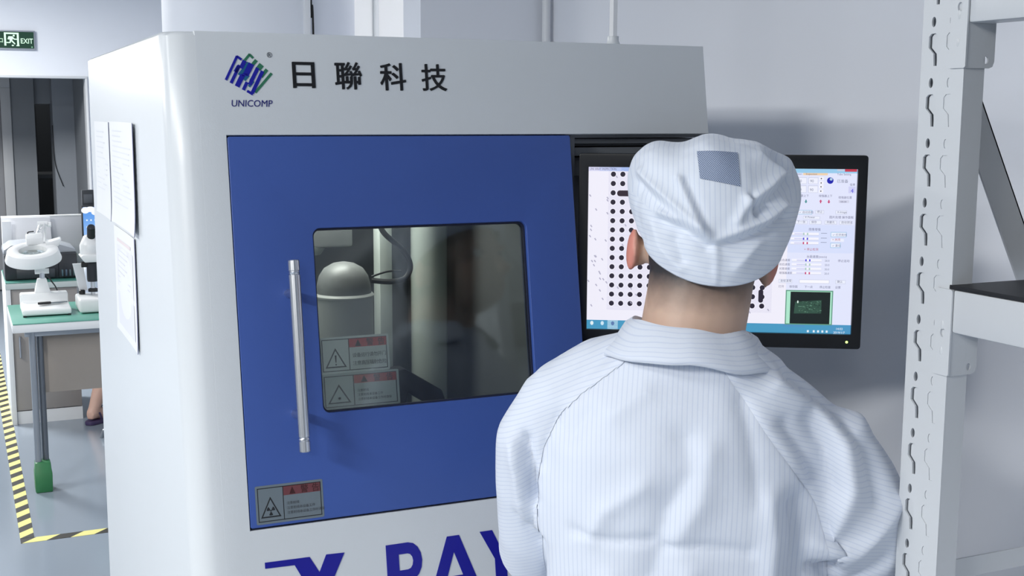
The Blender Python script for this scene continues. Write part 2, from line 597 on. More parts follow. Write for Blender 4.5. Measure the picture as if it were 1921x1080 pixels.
# leaded glass pane
mg = bpy.data.materials.new('leaded_glass')
mg.use_nodes = True
nt = mg.node_tree
for nn in list(nt.nodes):
    if nn.type != 'OUTPUT_MATERIAL': nt.nodes.remove(nn)
out = nt.nodes['Material Output']
tr = nt.nodes.new('ShaderNodeBsdfTransparent'); tr.inputs[0].default_value = (0.83, 0.86, 0.84, 1)
gl = nt.nodes.new('ShaderNodeBsdfGlossy'); gl.inputs['Roughness'].default_value = 0.06; gl.inputs[0].default_value = (0.9, 0.95, 1, 1)
lw = nt.nodes.new('ShaderNodeFresnel'); lw.inputs[0].default_value = 1.65
ms = nt.nodes.new('ShaderNodeMixShader')
nt.links.new(lw.outputs[0], ms.inputs[0]); nt.links.new(tr.outputs[0], ms.inputs[1]); nt.links.new(gl.outputs[0], ms.inputs[2])
nt.links.new(ms.outputs[0], out.inputs[0])
link('window_pane', plate(rrect(WIN[0] + 0.003, WIN[1] - 0.003, WIN[2] + 0.003, WIN[3] - 0.003, 0.011), [], 0.002, lambda p, q, t_: fp(p, q, t_ - 0.0135)), mg, door)

# handle bar
HX, OFF = 0.1655, 0.047
h0, h1 = fp(HX, 1.470, OFF), fp(HX, 1.170, OFF)
h0 = Vector((HX, -0.1005, 1.461)); h1 = Vector((HX, -0.1475, 1.177))
ax = (h1 - h0)
pts, rad = [], []
for f_, r_ in ((0, 0.0076), (0.004, 0.0086), (0.055, 0.0086), (0.058, 0.0078), (0.063, 0.0078), (0.066, 0.0086), (0.072, 0.0078), (0.076, 0.0078), (0.079, 0.0086), (0.5, 0.0086),
               (0.921, 0.0086), (0.924, 0.0078), (0.928, 0.0078), (0.934, 0.0086), (0.937, 0.0078), (0.942, 0.0078), (0.945, 0.0086), (0.996, 0.0086), (1, 0.0076)):
    pts.append(h0 + ax * f_); rad.append(r_)
hd = MB().tube(pts, rad, 20).build('door_handle', m_steel, door)
for f_ in (0.17, 0.81):
    p = h0 + ax * f_
    q = Vector((p.x, -TILT * (ZT - p.z) + 0.002, p.z - 0.008))
    MB().tube([p, q], 0.0068, 14).build('handle_standoff', m_steel, hd)


# warning stickers
def sticker(name, x0, x1, z0, z1, off, parent, split, kind, label, base=(188, 192, 190), red=(186, 62, 58)):
    pr = Print(lambda u, v, h: fp(x0 + u * (x1 - x0), z1 - v * (z1 - z0), off + 0.0003 + h))
    K = (32, 34, 38)
    W_, H_ = x1 - x0, z1 - z0
    pr.poly([(a, b_) for a, b_ in rrect(0, 1, 0, 1, 0.03, 3)], base)
    pr.layer()
    t_ = 0.012
    mx_, my = 0.03, 0.06
    for r in ((mx_, my, 1 - mx_, my + 0.022), (mx_, 1 - my - 0.022, 1 - mx_, 1 - my), (mx_, my, mx_ + t_, 1 - my), (1 - mx_ - t_, my, 1 - mx_, 1 - my), (split, my, split + t_, 1 - my)):
        pr.rect(*r, K)
    pr.rect(split + t_, my + 0.01, 1 - mx_, my + 0.25, red)
    pr.layer()
    # small emblem and two bold characters on the red bar
    cx = split + (1 - split) * 0.24
    pr.poly([(cx - 0.045, my + 0.23), (cx + 0.045, my + 0.23), (cx, my + 0.04)], (58, 22, 24))
    pr.text('警', split + (1 - split) * 0.44, my + 0.215, 0.22, (58, 22, 24), sx=H_ / W_, offset=0.002)
    pr.text('告', split + (1 - split) * 0.72, my + 0.215, 0.22, (58, 22, 24), sx=H_ / W_, offset=0.002)
    # triangle
    tx = (mx_ + split) / 2
    hw = (split - mx_) * 0.40
    a, b_, c = (tx - hw, 0.84), (tx + hw, 0.84), (tx, 0.30)
    pr.poly([a, b_, c], K)
    pr.layer()
    g = [(tx, 0.66)]
    sh = lambda p, s_: (tx + (p[0] - tx) * s_, 0.665 + (p[1] - 0.665) * s_)
    pr.poly([sh(a, 0.80), sh(b_, 0.80), sh(c, 0.80)], base)
    pr.layer()
    if kind == '!':
        pr.poly([(tx - 0.013, 0.50), (tx + 0.013, 0.50), (tx + 0.006, 0.70), (tx - 0.006, 0.70)], K)
        pr.disc(tx, 0.755, 0.011, 0.022, K)
    elif kind == '*':
        pr.disc(tx, 0.70, 0.016, 0.032, K)
        for q in range(8):
            an = PI * q / 4
            pr.poly([(tx + math.cos(an + 1.57) * 0.004, 0.70 + math.sin(an + 1.57) * 0.008), (tx + math.cos(an) * 0.04, 0.70 + math.sin(an) * 0.08), (tx - math.cos(an + 1.57) * 0.004, 0.70 - math.sin(an + 1.57) * 0.008)], K)
    else:
        for q in (30, 150, 270):
            an0, an1 = math.radians(q - 180 - 28), math.radians(q - 180 + 28)
            seg = [(tx + math.cos(an0 + (an1 - an0) * s_ / 4) * 0.062, 0.665 + math.sin(an0 + (an1 - an0) * s_ / 4) * 0.125) for s_ in range(5)]
            seg += [(tx + math.cos(an1) * 0.018, 0.665 + math.sin(an1) * 0.036), (tx + math.cos(an0) * 0.018, 0.665 + math.sin(an0) * 0.036)]
            pr.poly(seg, K)
        pr.disc(tx, 0.665, 0.012, 0.024, K)
    if kind == '!':
        for row in range(2):
            for q in range(8):
                x_ = split + 0.05 + q * (1 - split - 0.10) / 8
                pr.text('设备运行请勿开门注意高压辐射危险'[row * 8 + q], x_, 0.58 + row * 0.22, 0.13, (70, 74, 80), sx=H_ / W_)
    else:
        for row, ln in enumerate((0.26, 0.62, 0.80)):
            nchar = int(ln * 16)
            pr.text('注意射线本设备工作时请保持门关闭'[:nchar], split + 0.05, 0.55 + row * 0.125, 0.085, (70, 74, 80), sx=H_ / W_)
    o = pr.build(name, paint_attr('sticker_print', 0.35), parent)
    o['label'] = label
    return o


sticker('warning_sticker', 0.0965, 0.201, 1.0635, 1.121, 0.0, door, 0.40, 'r', 'grey radiation warning sticker on the blue door corner', (104, 116, 124), (104, 56, 62))
sticker('warning_sticker', 0.2135, 0.3265, 1.2775, 1.334, -0.0162, door, 0.41, '!', 'exclamation mark warning sticker on the window', (240, 244, 242), (226, 62, 62))
sticker('warning_sticker', 0.2135, 0.340, 1.2225, 1.2772, -0.0162, door, 0.40, '*', 'ray warning sticker at the bottom of the window', (206, 214, 214), (206, 84, 78))

# lettering and emblem on the header
m_ink = mat('black_ink', (12, 13, 18), 0.4)
for ch, x0, x1, z0, z1 in (('日', 0.193, 0.2275, 1.717, 1.7565), ('聯', 0.260, 0.3035, 1.7155, 1.758), ('科', 0.334, 0.3765, 1.715, 1.758), ('技', 0.404, 0.4465, 1.715, 1.7575)):
    me = text_mesh(ch, 1.0, lambda a, b_, c: Vector((a, b_, c)), 0.0003, offset=0.0035 if ch == '技' else 0.006)
    xs = [v.co.x for v in me.vertices]; ys = [v.co.y for v in me.vertices]
    ax0, ax1, ay0, ay1 = min(xs), max(xs), min(ys), max(ys)
    for v in me.vertices:
        v.co = fp(x0 + (v.co.x - ax0) / (ax1 - ax0) * (x1 - x0), z0 + (v.co.y - ay0) / (ay1 - ay0) * (z1 - z0), 0.0006 + v.co.z)
    # a bolder weight: the same glyph laid three times, a hair apart
    vs_ = [v.co.copy() for v in me.vertices]
    fs_ = [tuple(p.vertices) for p in me.polygons]
    bold = MB()
    for dx_, dz_, lift_ in ((0, 0, 0), (0.0006, 0.0003, 0.00005), (-0.0006, -0.0003, 0.0001)):
        bold.add([(v.x + dx_, v.y - lift_, v.z + dz_) for v in vs_], fs_)
    bold.build('brand_character', m_ink, mach, smooth=False)
m_logo_b = mat('logo_blue', (10, 14, 150), 0.4)
m_logo_g = mat('logo_green', (44, 112, 84), 0.4)
m_logo_t = mat('logo_teal', (20, 92, 130), 0.4)


def lg(u, v):
    return (0.088 + (410 + u / 7.715 - 421) * 0.000813, 1.768 - (80 + v / 7.715 - 100) * 0.000795)


def strokes(name, lst, m, off):
    mb = MB()
    for (a, b_, c, d_, w_) in lst:
        p, q = Vector((a, b_)), Vector((c, d_))
        n_ = (q - p).normalized()
        s_ = Vector((-n_.y, n_.x)) * w_ * 1.22 / 2
        poly = [lg(*(p + s_)), lg(*(q + s_)), lg(*(q - s_)), lg(*(p - s_))]
        mb.prism(poly, lambda x, z, t_: fp(x, z, t_), 0.0, off)
    mb.build(name, m, mach, smooth=False)


strokes('logo_green_strokes', [(470, 165, 385, 265, 30), (462, 168, 515, 222, 28), (560, 250, 495, 325, 40), (632, 315, 575, 385, 62), (705, 385, 615, 495, 40), (770, 440, 515, 725, 32)], m_logo_g, 0.0006)
strokes('logo_teal_strokes', [(445, 290, 300, 475, 40), (430, 470, 365, 545, 40), (560, 400, 460, 560, 40), (500, 560, 430, 640, 30)], m_logo_t, 0.0008)
strokes('logo_blue_strokes', [(284, 198, 105, 548, 30), (278, 200, 345, 248, 28), (312, 330, 175, 592, 36), (390, 262, 330, 375, 48), (485, 305, 392, 470, 70), (350, 470, 258, 640, 58), (572, 365, 440, 615, 44),
                              (405, 575, 345, 690, 38), (640, 410, 470, 735, 42), (478, 752, 398, 702, 30), (300, 340, 245, 430, 44), (420, 470, 340, 470, 30)], m_logo_b, 0.0010)
me = text_mesh('UNICOMP', 0.0142, lambda a, b_, c: fp(0.0965 + a, 1.688 + b_, 0.0004 + c), 0.0003, shear=0.12, offset=0.0, sx=1.0)
xs = [v.co.x for v in me.vertices]
sc_ = 0.0625 / (max(xs) - min(xs)); x00 = min(xs)
for v in me.vertices: v.co.x = 0.0965 + (v.co.x - x00) * sc_
me.update()
link('brand_name', me, mat('logo_navy', (24, 26, 110), 0.4), mach)
link('registered_mark', text_mesh('®', 0.011, lambda a, b_, c: fp(0.1545 + a, 1.7625 + b_, 0.0004 + c), 0.0003), mat('mark_grey', (90, 94, 102), 0.4), mach)

# X RAY letters on the lower front
m_xr = mat('xray_letter_blue', (8, 6, 140), 0.35)
ZB = 0.905


def letter(name, outer, holes=()):
    link(name, plate(outer, list(holes), 0.0004, lambda p, q, t_: fp(p, q, t_ + 0.0005)), m_xr, mach)


letter('letter_x', [(0.105, 1.007), (0.174, 1.006), (0.188, 0.981), (0.200, 1.006), (0.229, 1.005), (0.203, 0.956), (0.231, ZB), (0.201, ZB), (0.186, 0.934), (0.170, ZB), (0.141, ZB), (0.171, 0.956), (0.150, 0.997), (0.105, 0.998)])
bowl = [(0.333 + 0.022 * math.sin(PI * k_ / 8), 0.9765 + 0.0300 * math.cos(PI * k_ / 8)) for k_ in range(9)]
ib = [(0.331 + 0.009 * math.sin(PI * k_ / 6), 0.977 + 0.0125 * math.cos(PI * k_ / 6)) for k_ in range(7)]
letter('letter_r', [(0.296, ZB), (0.296, 1.0065)] + bowl + [(0.337, 0.944), (0.362, ZB), (0.337, ZB), (0.319, 0.944), (0.3165, 0.944), (0.3165, ZB)], [[(0.3165, 0.9645)] + ib[::-1] + [(0.3165, 0.9895)]])
letter('letter_a', [(0.361, ZB), (0.399, 1.0065), (0.420, 1.0065), (0.458, ZB), (0.436, ZB), (0.430, 0.924), (0.389, 0.924), (0.383, ZB)], [[(0.396, 0.943), (0.423, 0.943), (0.4095, 0.981)]])
letter('letter_y', [(0.456, 1.0065), (0.478, 1.0065), (0.4905, 0.979), (0.503, 1.0065), (0.525, 1.0065), (0.5005, 0.960), (0.5005, ZB), (0.4800, ZB), (0.4800, 0.960)])

# recess right of the door with its stepped rails
MB().box(0.668, XR - 0.018, 0.10, 0.118, 1.05, 1.70).build('recess_back', m_dgrey, mach)
MB().box(0.664, 0.682, -0.01, 0.118, 1.05, 1.646).build('recess_cheek', m_dgrey, mach)
MB().prism([(-0.02, 1.6465), (0.118, 1.6465), (0.118, 1.655), (-0.02, 1.655)], lambda p, q, t_: (t_, p, q), 0.664, XR - 0.002).build('recess_ceiling', m_dgrey, mach)
for (y0, z0, z1, g_) in ((-0.012, 1.6385, 1.6465, 'recess_grey'), (0.004, 1.628, 1.637, 'rail_grey'), (0.022, 1.6235, 1.627, 'recess_grey'), (0.012, 1.607, 1.6215, 'rail_grey'), (0.045, 1.57, 1.6035, 'rail_grey')):
    MB().box(0.672, XR - 0.004, y0, 0.108, z0, z1).build('rail', mat(g_, (112, 117, 124), 0.45), mach, 0.001)
MB().prism([(fp(0, 1.055).y, 1.055), (0.10, 1.055), (0.10, 1.037), (fp(0, 1.037).y, 1.037)], lambda p, q, t_: (t_, p, q), 0.664, XR - 0.004).build('console_shelf', m_paint, mach, 0.001)

# inspection chamber seen through the window
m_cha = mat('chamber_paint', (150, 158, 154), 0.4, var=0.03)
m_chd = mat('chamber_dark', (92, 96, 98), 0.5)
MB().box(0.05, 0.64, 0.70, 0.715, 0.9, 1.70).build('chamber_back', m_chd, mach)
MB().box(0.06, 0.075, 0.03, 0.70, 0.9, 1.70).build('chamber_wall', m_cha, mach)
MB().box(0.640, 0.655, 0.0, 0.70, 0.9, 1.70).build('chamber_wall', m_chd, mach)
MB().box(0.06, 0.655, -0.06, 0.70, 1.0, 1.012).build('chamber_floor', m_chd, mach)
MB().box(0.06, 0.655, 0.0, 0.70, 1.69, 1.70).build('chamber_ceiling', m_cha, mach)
tb = MB().lathe([(0.055, 1.012), (0.055, 1.338), (0.0565, 1.340), (0.0565, 1.343), (0.053, 1.347)], (0.360, 0.30, 0), 32).build('tube_housing', mat('housing_grey', (176, 178, 176), 0.45), mach)
MB().lathe([(0.052, 1.345), (0.051, 1.358), (0.046, 1.378), (0.036, 1.393), (0.020, 1.402), (0.004, 1.405)], (0.360, 0.30, 0), 32).build('tube_dome', mat('dome_grey', (120, 122, 122), 0.4), tb)
MB().box(0.20, 0.41, 0.40, 0.52, 1.42, 1.69).build('upper_carriage', mat('carriage_grey', (128, 131, 132), 0.45), mach, 0.006)
MB().lathe([(0.030, 1.405), (0.040, 1.42), (0.040, 1.47)], (0.325, 0.44, 0), 24).build('carriage_boss', m_cha, mach)
MB().box(0.4505, 0.476, 0.36, 0.40, 1.012, 1.69).build('guide_rail', mat('rail_light', (196, 204, 200), 0.4), mach, 0.002)
MB().box(0.480, 0.53, 0.42, 0.46, 1.012, 1.69).build('guide_rail', m_chd, mach, 0.002)
MB().tube([(0.552, 0.36, 1.012), (0.552, 0.36, 1.69)], 0.036, 32).build('guide_column', mat('column_gloss', (176, 184, 178), 0.18), mach)
MB().tube(spline([(0.412, 0.26, 1.50), (0.425, 0.26, 1.462), (0.462, 0.26, 1.428), (0.478, 0.26, 1.398), (0.468, 0.26, 1.374), (0.44, 0.26, 1.368), (0.405, 0.27, 1.371)], 8), 0.0052, 10).build('chamber_cable', m_blk, mach)
MB().tube(spline([(0.405, 0.27, 1.378), (0.435, 0.27, 1.386), (0.462, 0.265, 1.387)], 6), 0.002, 8).build('chamber_cable', m_blk, mach)
MB().prism([(0.440, 1.195), (0.470, 1.198), (0.545, 1.150), (0.562, 1.100), (0.562, 1.012), (0.535, 1.012), (0.530, 1.115), (0.475, 1.150), (0.465, 1.10), (0.465, 1.012), (0.440, 1.012)], lambda p, q, t_: (p, t_, q), 0.27, 0.31).build('sample_arm', m_blk, mach, 0.003)
area('chamber_lamp', (0.30, 0.34, 1.66), 0.25, 0.2, 3.3)

# conduit rising from the roof, with its flared sleeve
t = thing('roof_conduit', 'white conduit rising from a flared sleeve on the machine roof', 'pipe', (0.842, 0.15, ZT))
MB().lathe([(0.026, 0.0), (0.024, 0.004), (0.013, 0.010), (0.0105, 0.016), (0.0105, 0.024), (0.008, 0.024)], (0.842, 0.15, ZT), 24).build('sleeve', mat('machine_paint', (209, 212, 216)), t)
MB().tube([(0.842, 0.15, ZT + 0.02), (0.842, 0.15, 2.9)], 0.0082, 6).build('pipe', mat('white_pvc', (226, 229, 234), 0.35), t)

# papers in clear sleeves on the machine's left side
m_paper = mat('paper', (232, 234, 238), 0.5, var=0.02, vscale=12)


def paper(label, y0, y1, z0, z1, seed, curl, lines):
    """A4 sheet on the X=0 side; y0 is the near edge"""
    t_ = thing('paper_sheet', label, 'paper', (0, (y0 + y1) / 2, z0), group='papers on the machine side')
    rnd = random.Random(seed)
    NU, NV = 10, 14
    vs, fs = [], []

    def P(u, v, h=0.0):
        e = max(abs(u - 0.5) * 2, 0) ** 6
        bulge = 0.0035 * math.sin(PI * u) * math.sin(PI * v) + curl * (u ** 6) + curl * 0.7 * ((1 - u) ** 8) + curl * 0.8 * v ** 8
        return (-0.0015 - bulge - h, y1 + (y0 - y1) * u, z1 - (z1 - z0) * v)
    for j in range(NV + 1):
        for i in range(NU + 1): vs.append(P(i / NU, j / NV))
    for j in range(NV):
        for i in range(NU):
            a = j * (NU + 1) + i
            fs.append((a, a + 1, a + NU + 2, a + NU + 1))
    nv = len(vs)
    vs2 = [(x + 0.0006, y, z) for x, y, z in vs]
    mb_ = MB()
    mb_.add(vs + vs2, fs + [tuple(nv + i for i in f[::-1]) for f in fs])
    bd = [i for i in range(NU + 1)] + [(j + 1) * (NU + 1) - 1 for j in range(1, NV + 1)] + [NV * (NU + 1) + i for i in range(NU - 1, -1, -1)] + [j * (NU + 1) for j in range(NV - 1, 0, -1)]
    mb_.f += [(bd[i], bd[(i + 1) % len(bd)], nv + bd[(i + 1) % len(bd)], nv + bd[i]) for i in range(len(bd))]
    mb_.build('sheet', m_paper, t_)
    pr = Print(lambda u, v, h: P(u, v, 0.0006 + h))
    for r in lines: pr.rect(*r[:4], r[4])
    pr.build('print', paint_attr('paper_print', 0.5), t_)
    # dark binding edges of the sleeve
    for u_ in (1.0,):
        e = MB()
        pts_ = [Vector(P(u_, j / NV)) for j in range(NV + 1)]
        e.tube(pts_, 0.0007, 6)
        e.build('sleeve_edge', mat('sleeve_edge_blue', (110, 114, 146), 0.4), t_)
    return t_


LG = (222, 225, 232)
lines1 = [(0.12, 0.1 + k_ * 0.055, 0.12 + random.uniform(0.4, 0.75), 0.112 + k_ * 0.055, LG) for k_ in range(12)]
lines2 = [(0.1, 0.08 + k_ * 0.05, 0.1 + random.uniform(0.3, 0.8), 0.092 + k_ * 0.05, LG) for k_ in range(15)]
lines3 = [(0.16, 0.10, 0.80, 0.13, (224, 212, 216)), (0.14, 0.16, 0.90, 0.55, (226, 227, 234)), (0.14, 0.60, 0.9, 0.92, (222, 224, 234))] + [(0.2, 0.2 + k_ * 0.05, 0.2 + random.uniform(0.3, 0.6), 0.21 + k_ * 0.05, (214, 216, 226)) for k_ in range(7)]
paper('white printed sheet high on the machine side, farther one of the upper pair', 0.71, 1.00, 1.458, 1.658, 1, 0.003, lines1)
paper('white printed sheet high on the machine side, nearer one of the upper pair', 0.335, 0.70, 1.460, 1.660, 2, 0.004, lines2)
paper('printed sheet in a clear sleeve hanging below the upper pair on the machine side', 0.385, 0.705, 1.241, 1.452, 3, 0.0015, lines3)
# ------------------------------------------------------------------ monitor showing the inspection software
mon = thing('wide_monitor', 'black wide monitor showing inspection software in front of the operator', 'monitor', (0.8945, -0.142, 1.286), math.radians(-29.9), world=False)
m_bez = mat('monitor_black', (20, 22, 26), 0.32)
SW, SH = 0.4515, 0.2825      # lit area
BX, BT, BB = 0.014, 0.021, 0.0225
# local: x right, y away, z up; origin at the bottom middle of the frame
link('bezel', plate(rrect(-SW / 2 - BX, SW / 2 + BX, 0, SH + BT + BB, 0.004, 3), [[(-SW / 2, BB), (SW / 2, BB), (SW / 2, BB + SH), (-SW / 2, BB + SH)]], 0.008, lambda p, q, t_: (p, -0.001 - t_, q), 0.001), m_bez, mon)
MB().box(-SW / 2 - BX + 0.004, SW / 2 + BX - 0.004, 0.006, 0.038, 0.004, SH + BT + BB - 0.004).build('back_shell', m_bez, mon, 0.01)
arm = MB().box(-0.05, 0.05, 0.038, 0.048, 0.12, 0.22).build('arm_plate', m_bez, mon, 0.002)
MB().tube([(0.0, 0.045, 0.17), (-0.07, 0.09, 0.17), (-0.170, 0.198, 0.17)], 0.012, 12).build('arm', m_bez, arm)
MB().lathe([(0.0022, 0), (0.0022, 0.001)], (SW / 2 - 0.008, -0.0105, 0.011), 10, 'y').build('power_light', mat('led_green', (190, 240, 120), 0.4, emit=2.0), mon)
for k_ in range(6):
    MB().box(SW / 2 - 0.125 + k_ * 0.018, SW / 2 - 0.119 + k_ * 0.018, -0.0095, -0.0085, 0.009, 0.0115).build('button', mat('dull_grey', (90, 94, 100), 0.5), mon)
# screen picture: photograph pixels u 1099..1600, v 314..622
scr = Print(lambda u, v, h: (-SW / 2 + (u - 1099) / 501.0 * SW, -0.002 - h, BB + SH - (v - 314) / 308.0 * SH), 0.00008)
WH, BG = (232, 234, 250), (222, 226, 248)
scr.rect(1099, 314, 1600, 622, BG)
scr.layer()
scr.rect(1099, 323, 1476, 604, (236, 234, 246))
scr.rect(1138, 323, 1450, 584, (224, 222, 238))
for q in range(24):   # title bar fades from pale lilac to sky blue, then pale
    a0 = 1099 + q * 501 / 24
    tt = q / 23
    c = [int(x) for x in (np.array((214, 214, 240)) * max(0, 1 - tt * 4) + np.array((120, 160, 230)) * (1 - abs(tt * 4 - 1) if tt < .25 else max(0, 1 - (tt - .25) / .5)) + np.array((150, 200, 232)) * (0 if tt < .25 else min(1, (tt - .25) / .5)))]
    scr.rect(a0, 314, a0 + 501 / 24 + 0.3, 323, c)
scr.rect(1099, 604, 1600, 622, (70, 150, 190))
scr.rect(1560, 604, 1600, 622, (88, 140, 196))
scr.rect(1140, 604, 1160, 622, (168, 206, 226))
scr.rect(1476, 418, 1598, 470, (212, 220, 248))
scr.layer()
scr.rect(1576, 315, 1598, 320, (190, 60, 80))
scr.rect(1562, 315, 1575, 319, (190, 200, 220))
scr.text('UNI XRAY INSPECTION', 1102, 321, 6.0, (90, 90, 120), sx=0.8)
# solder balls
rb = random.Random(5)
for c_ in range(17):
    for r_ in range(15):
        x = 1147 + c_ * 17.8
        y = 328.5 + r_ * 17.35
        scr.disc(x, y, 6.2, 6.2, (240, 238, 250), 2)
        scr.disc(x, y, 4.9, 4.9, (36, 30, 46), 3)
scr.poly(rrect(1154.5, 1186, 358.5, 369.5, 5.2, 4), (46, 32, 44), 4)
scr.poly(rrect(1425, 1434, 540, 565, 4.2, 4), (36, 30, 46), 4)
for k_ in range(70):
    x = rb.choice([rb.uniform(1102, 1138), rb.uniform(1138, 1450)])
    y = rb.uniform(325, 590)
    scr.poly([(x - 2.2, y - 1.5), (x, y - 2.6), (x + 2.4, y + 1.2), (x + 0.8, y + 2.4)], (176, 174, 196), 3)
# task bar icons
for x, c in ((1110, (220, 236, 240)), (1130, (200, 226, 240)), (1150, (90, 120, 170))): scr.disc(x, 610, 3.2, 4.0, c, 3)
for x in (1518, 1529, 1537, 1545, 1553): scr.rect(x, 615, x + 3.5, 619, (226, 238, 246), 3)
scr.text('14:03', 1571, 613.5, 6, (230, 240, 250), 3)
scr.text('2019/1/7', 1567, 620.5, 6, (230, 240, 250), 3)
# control panel on the right
PU, GR, BL, RD, TE = (96, 96, 130), (120, 126, 150), (70, 60, 210), (196, 60, 110), (60, 140, 140)
scr.rect(1500, 323, 1545, 327, (236, 206, 170), 3)
scr.text('Inspection', 1505, 326.5, 5, PU, 4)
scr.text('Tube Setting', 1562, 326.5, 5, PU, 4)
scr.text('Parameters', 1482, 326.5, 5, PU, 4, sx=0.7)
for x0, y0, x1, y1 in ((1488, 331, 1507, 343), (1510, 331, 1528, 343), (1488, 346, 1507, 359), (1510, 346, 1528, 359)):
    scr.rect(x0, y0, x1, y1, (188, 192, 214), 2); scr.rect(x0 + 0.8, y0 + 0.8, x1 - 0.5, y1 - 0.5, (234, 236, 250), 3)
    scr.text('90', x0 + 3, y1 - 3, 7, GR, 4)
for y in (333, 341, 348, 356):
    scr.rect(1530, y - 3, 1538, y + 3, (240, 240, 248), 3); scr.disc(1533.5, y, 1.2, 1.2, (50, 50, 60), 4)
scr.disc(1550, 336.5, 6, 6, (24, 30, 170), 3, 18)
scr.disc(1551.5, 334, 2.6, 2.6, (170, 200, 220), 4)
scr.text('已准备', 1562, 340, 7, GR, 3)
scr.text('倍率', 1586, 345.5, 5, PU, 3)
scr.rect(1584, 347, 1597, 359, (204, 206, 240), 3); scr.text('4', 1588, 358.5, 11, BL, 4)
scr.text('光管上下', 1492, 366.5, 5, PU, 3)
scr.text('增强器上下', 1530, 366.5, 5, PU, 3)
scr.text('增强器位置', 1566, 369, 5, PU, 3)
scr.rect(1567, 372, 1586, 377, (208, 210, 230), 3); scr.text('100.00', 1569, 376.6, 4.5, PU, 4)


def arrow(x, y, up, c):
    s_ = -1 if up else 1
    scr.poly([(x - 2.8, y), (x + 2.8, y), (x, y + 3.5 * s_)], c, 3)
    scr.rect(x - 1.1, min(y, y - 3 * s_), x + 1.1, max(y, y - 3 * s_), c, 3)


arrow(1492, 375, True, TE); arrow(1507, 375, False, TE); arrow(1534, 375, True, RD); arrow(1549, 375, False, RD)


def btn(x0, y0, x1, y1, s_, c=GR, edge=(196, 200, 222), fill=(232, 236, 250)):
    scr.rect(x0, y0, x1, y1, edge, 2)
    scr.rect(x0 + 0.7, y0 + 0.7, x1 - 0.7, y1 - 0.7, fill, 3)
    if s_: scr.text(s_, x0 + 3, y1 - 2.2, 5.2, c, 4)


BE = (120, 180, 214)
btn(1492, 391, 1519, 399, '✓ 启动自检', PU, BE)
btn(1525, 391, 1541, 398, '停止', PU)
btn(1562, 391, 1583, 398, 'X-Image', PU)
btn(1503, 402, 1534, 408, 'X Power', PU)
scr.text('图片处理 操作面板', 1551, 405.5, 5.4, PU, 3)
for x, s_ in ((1489, '下一张'), (1515, '保存'), (1543, '测量孔'), (1570, '自动测试')): btn(x, 410, x + 22, 417, s_, PU)
scr.text('图像增强', 1514, 428.5, 5.5, PU, 3)
for y, c in ((435, (170, 200, 190)), (444, BL), (452, RD)):
    scr.rect(1481, y - 2.5, 1533, y + 2.5, (240, 240, 250), 3)
    scr.rect(1481, y + 2, 1533, y + 2.6, (190, 194, 216), 4)
    scr.rect(1488, y - 1, 1505, y + 1, (204, 206, 240), 4)
    scr.rect(1504, y - 2, 1506.5, y + 2, c, 5); scr.rect(1511, y - 2, 1513.5, y + 2, c, 5)
    scr.rect(1537, y - 2, 1548, y - 1.2, GR, 4)
btn(1555, 431, 1584, 440, '✓ 打开射线', PU, BE); btn(1555, 443, 1580, 449, '× 关闭', (190, 70, 90), BG); btn(1555, 451, 1574, 460, '✓ 复位', PU, BE)
scr.text('× 停止检测', 1507, 465.5, 5.4, (180, 70, 90), 3)
scr.text('台面速度(mm/s)', 1512, 479, 5.5, PU, 3)
for y, c, s_ in ((484, BL, '左右速度'), (492, (170, 200, 190), '前后速度'), (500, (170, 200, 190), '光管速度'), (508, RD, '增强器速度')):
    scr.text(s_, 1462, y + 2, 5, PU, 3)
    scr.rect(1485, y - 2.3, 1540, y + 2.3, (240, 240, 250), 3)
    scr.rect(1485, y + 1.8, 1540, y + 2.3, (190, 194, 216), 4)
    scr.rect(1494, y - 1, 1510, y + 1, (204, 206, 240), 4)
    scr.rect(1510, y - 2, 1512.5, y + 2, c, 5); scr.rect(1517, y - 2, 1519.5, y + 2, c, 5)
    scr.text('20.0', 1546, y + 2, 5, GR, 4)
scr.text('停止运动', 1570, 486, 5.4, PU, 3)
btn(1462, 520, 1487, 527, '坐标清零', PU); btn(1500, 520, 1556, 527, '', PU, fill=(244, 244, 252)); btn(1567, 520, 1586, 527, '确认', PU)
for x, s_ in ((1462, '打开'), (1482, '保存图'), (1510, '下一点'), (1538, '停止检查'), (1567, '设置')): scr.text(s_, x, 535.5, 5.2, PU, 3)
# navigation camera picture
scr.rect(1476, 540, 1564, 605, (96, 150, 128), 2)
scr.rect(1478, 542, 1562, 603, (170, 226, 200), 3)
scr.rect(1485, 543, 1559, 603, (14, 26, 24), 4)
scr.poly([(1494, 562), (1543, 558), (1543, 583), (1492, 584)], (46, 78, 64), 5)
for k_ in range(60):
    x, y = rb.uniform(1500, 1541), rb.uniform(560, 581)
    scr.rect(x, y, x + rb.uniform(1, 4), y + rb.uniform(0.7, 1.8), rb.choice([(20, 40, 34), (90, 130, 110), (66, 100, 84)]), 6)
scr.disc(1499, 562, 1.3, 2.6, (220, 240, 230), 6)
scr.text('导航图像 单击移动', 1472, 609.2, 5, (90, 130, 190), 3)
scr.build('screen', emit_attr('monitor_picture', 0.86), mon)

# ------------------------------------------------------------------ storage rack
m_rack = mat('rack_paint', (204, 208, 213), 0.38, var=0.015, bump=0.05, bscale=300)
rack = thing('storage_rack', 'pale grey slotted steel storage rack with a black shelf board', 'rack', (1.0, -1.6, 0))
Z0 = 1.209
PITCHZ = 0.0728


def slot(y0, zc):
    """stepped slot outline (y to the far side is larger)"""
    return [(y0 + 0.0065, zc + 0.016), (y0 + 0.003, zc + 0.0195), (y0 - 0.004, zc + 0.0200), (y0 - 0.0085, zc + 0.0170), (y0 - 0.0085, zc - 0.0190), (y0 - 0.0035, zc - 0.0190), (y0 - 0.0020, zc - 0.0045), (y0 + 0.0065, zc + 0.0030)]


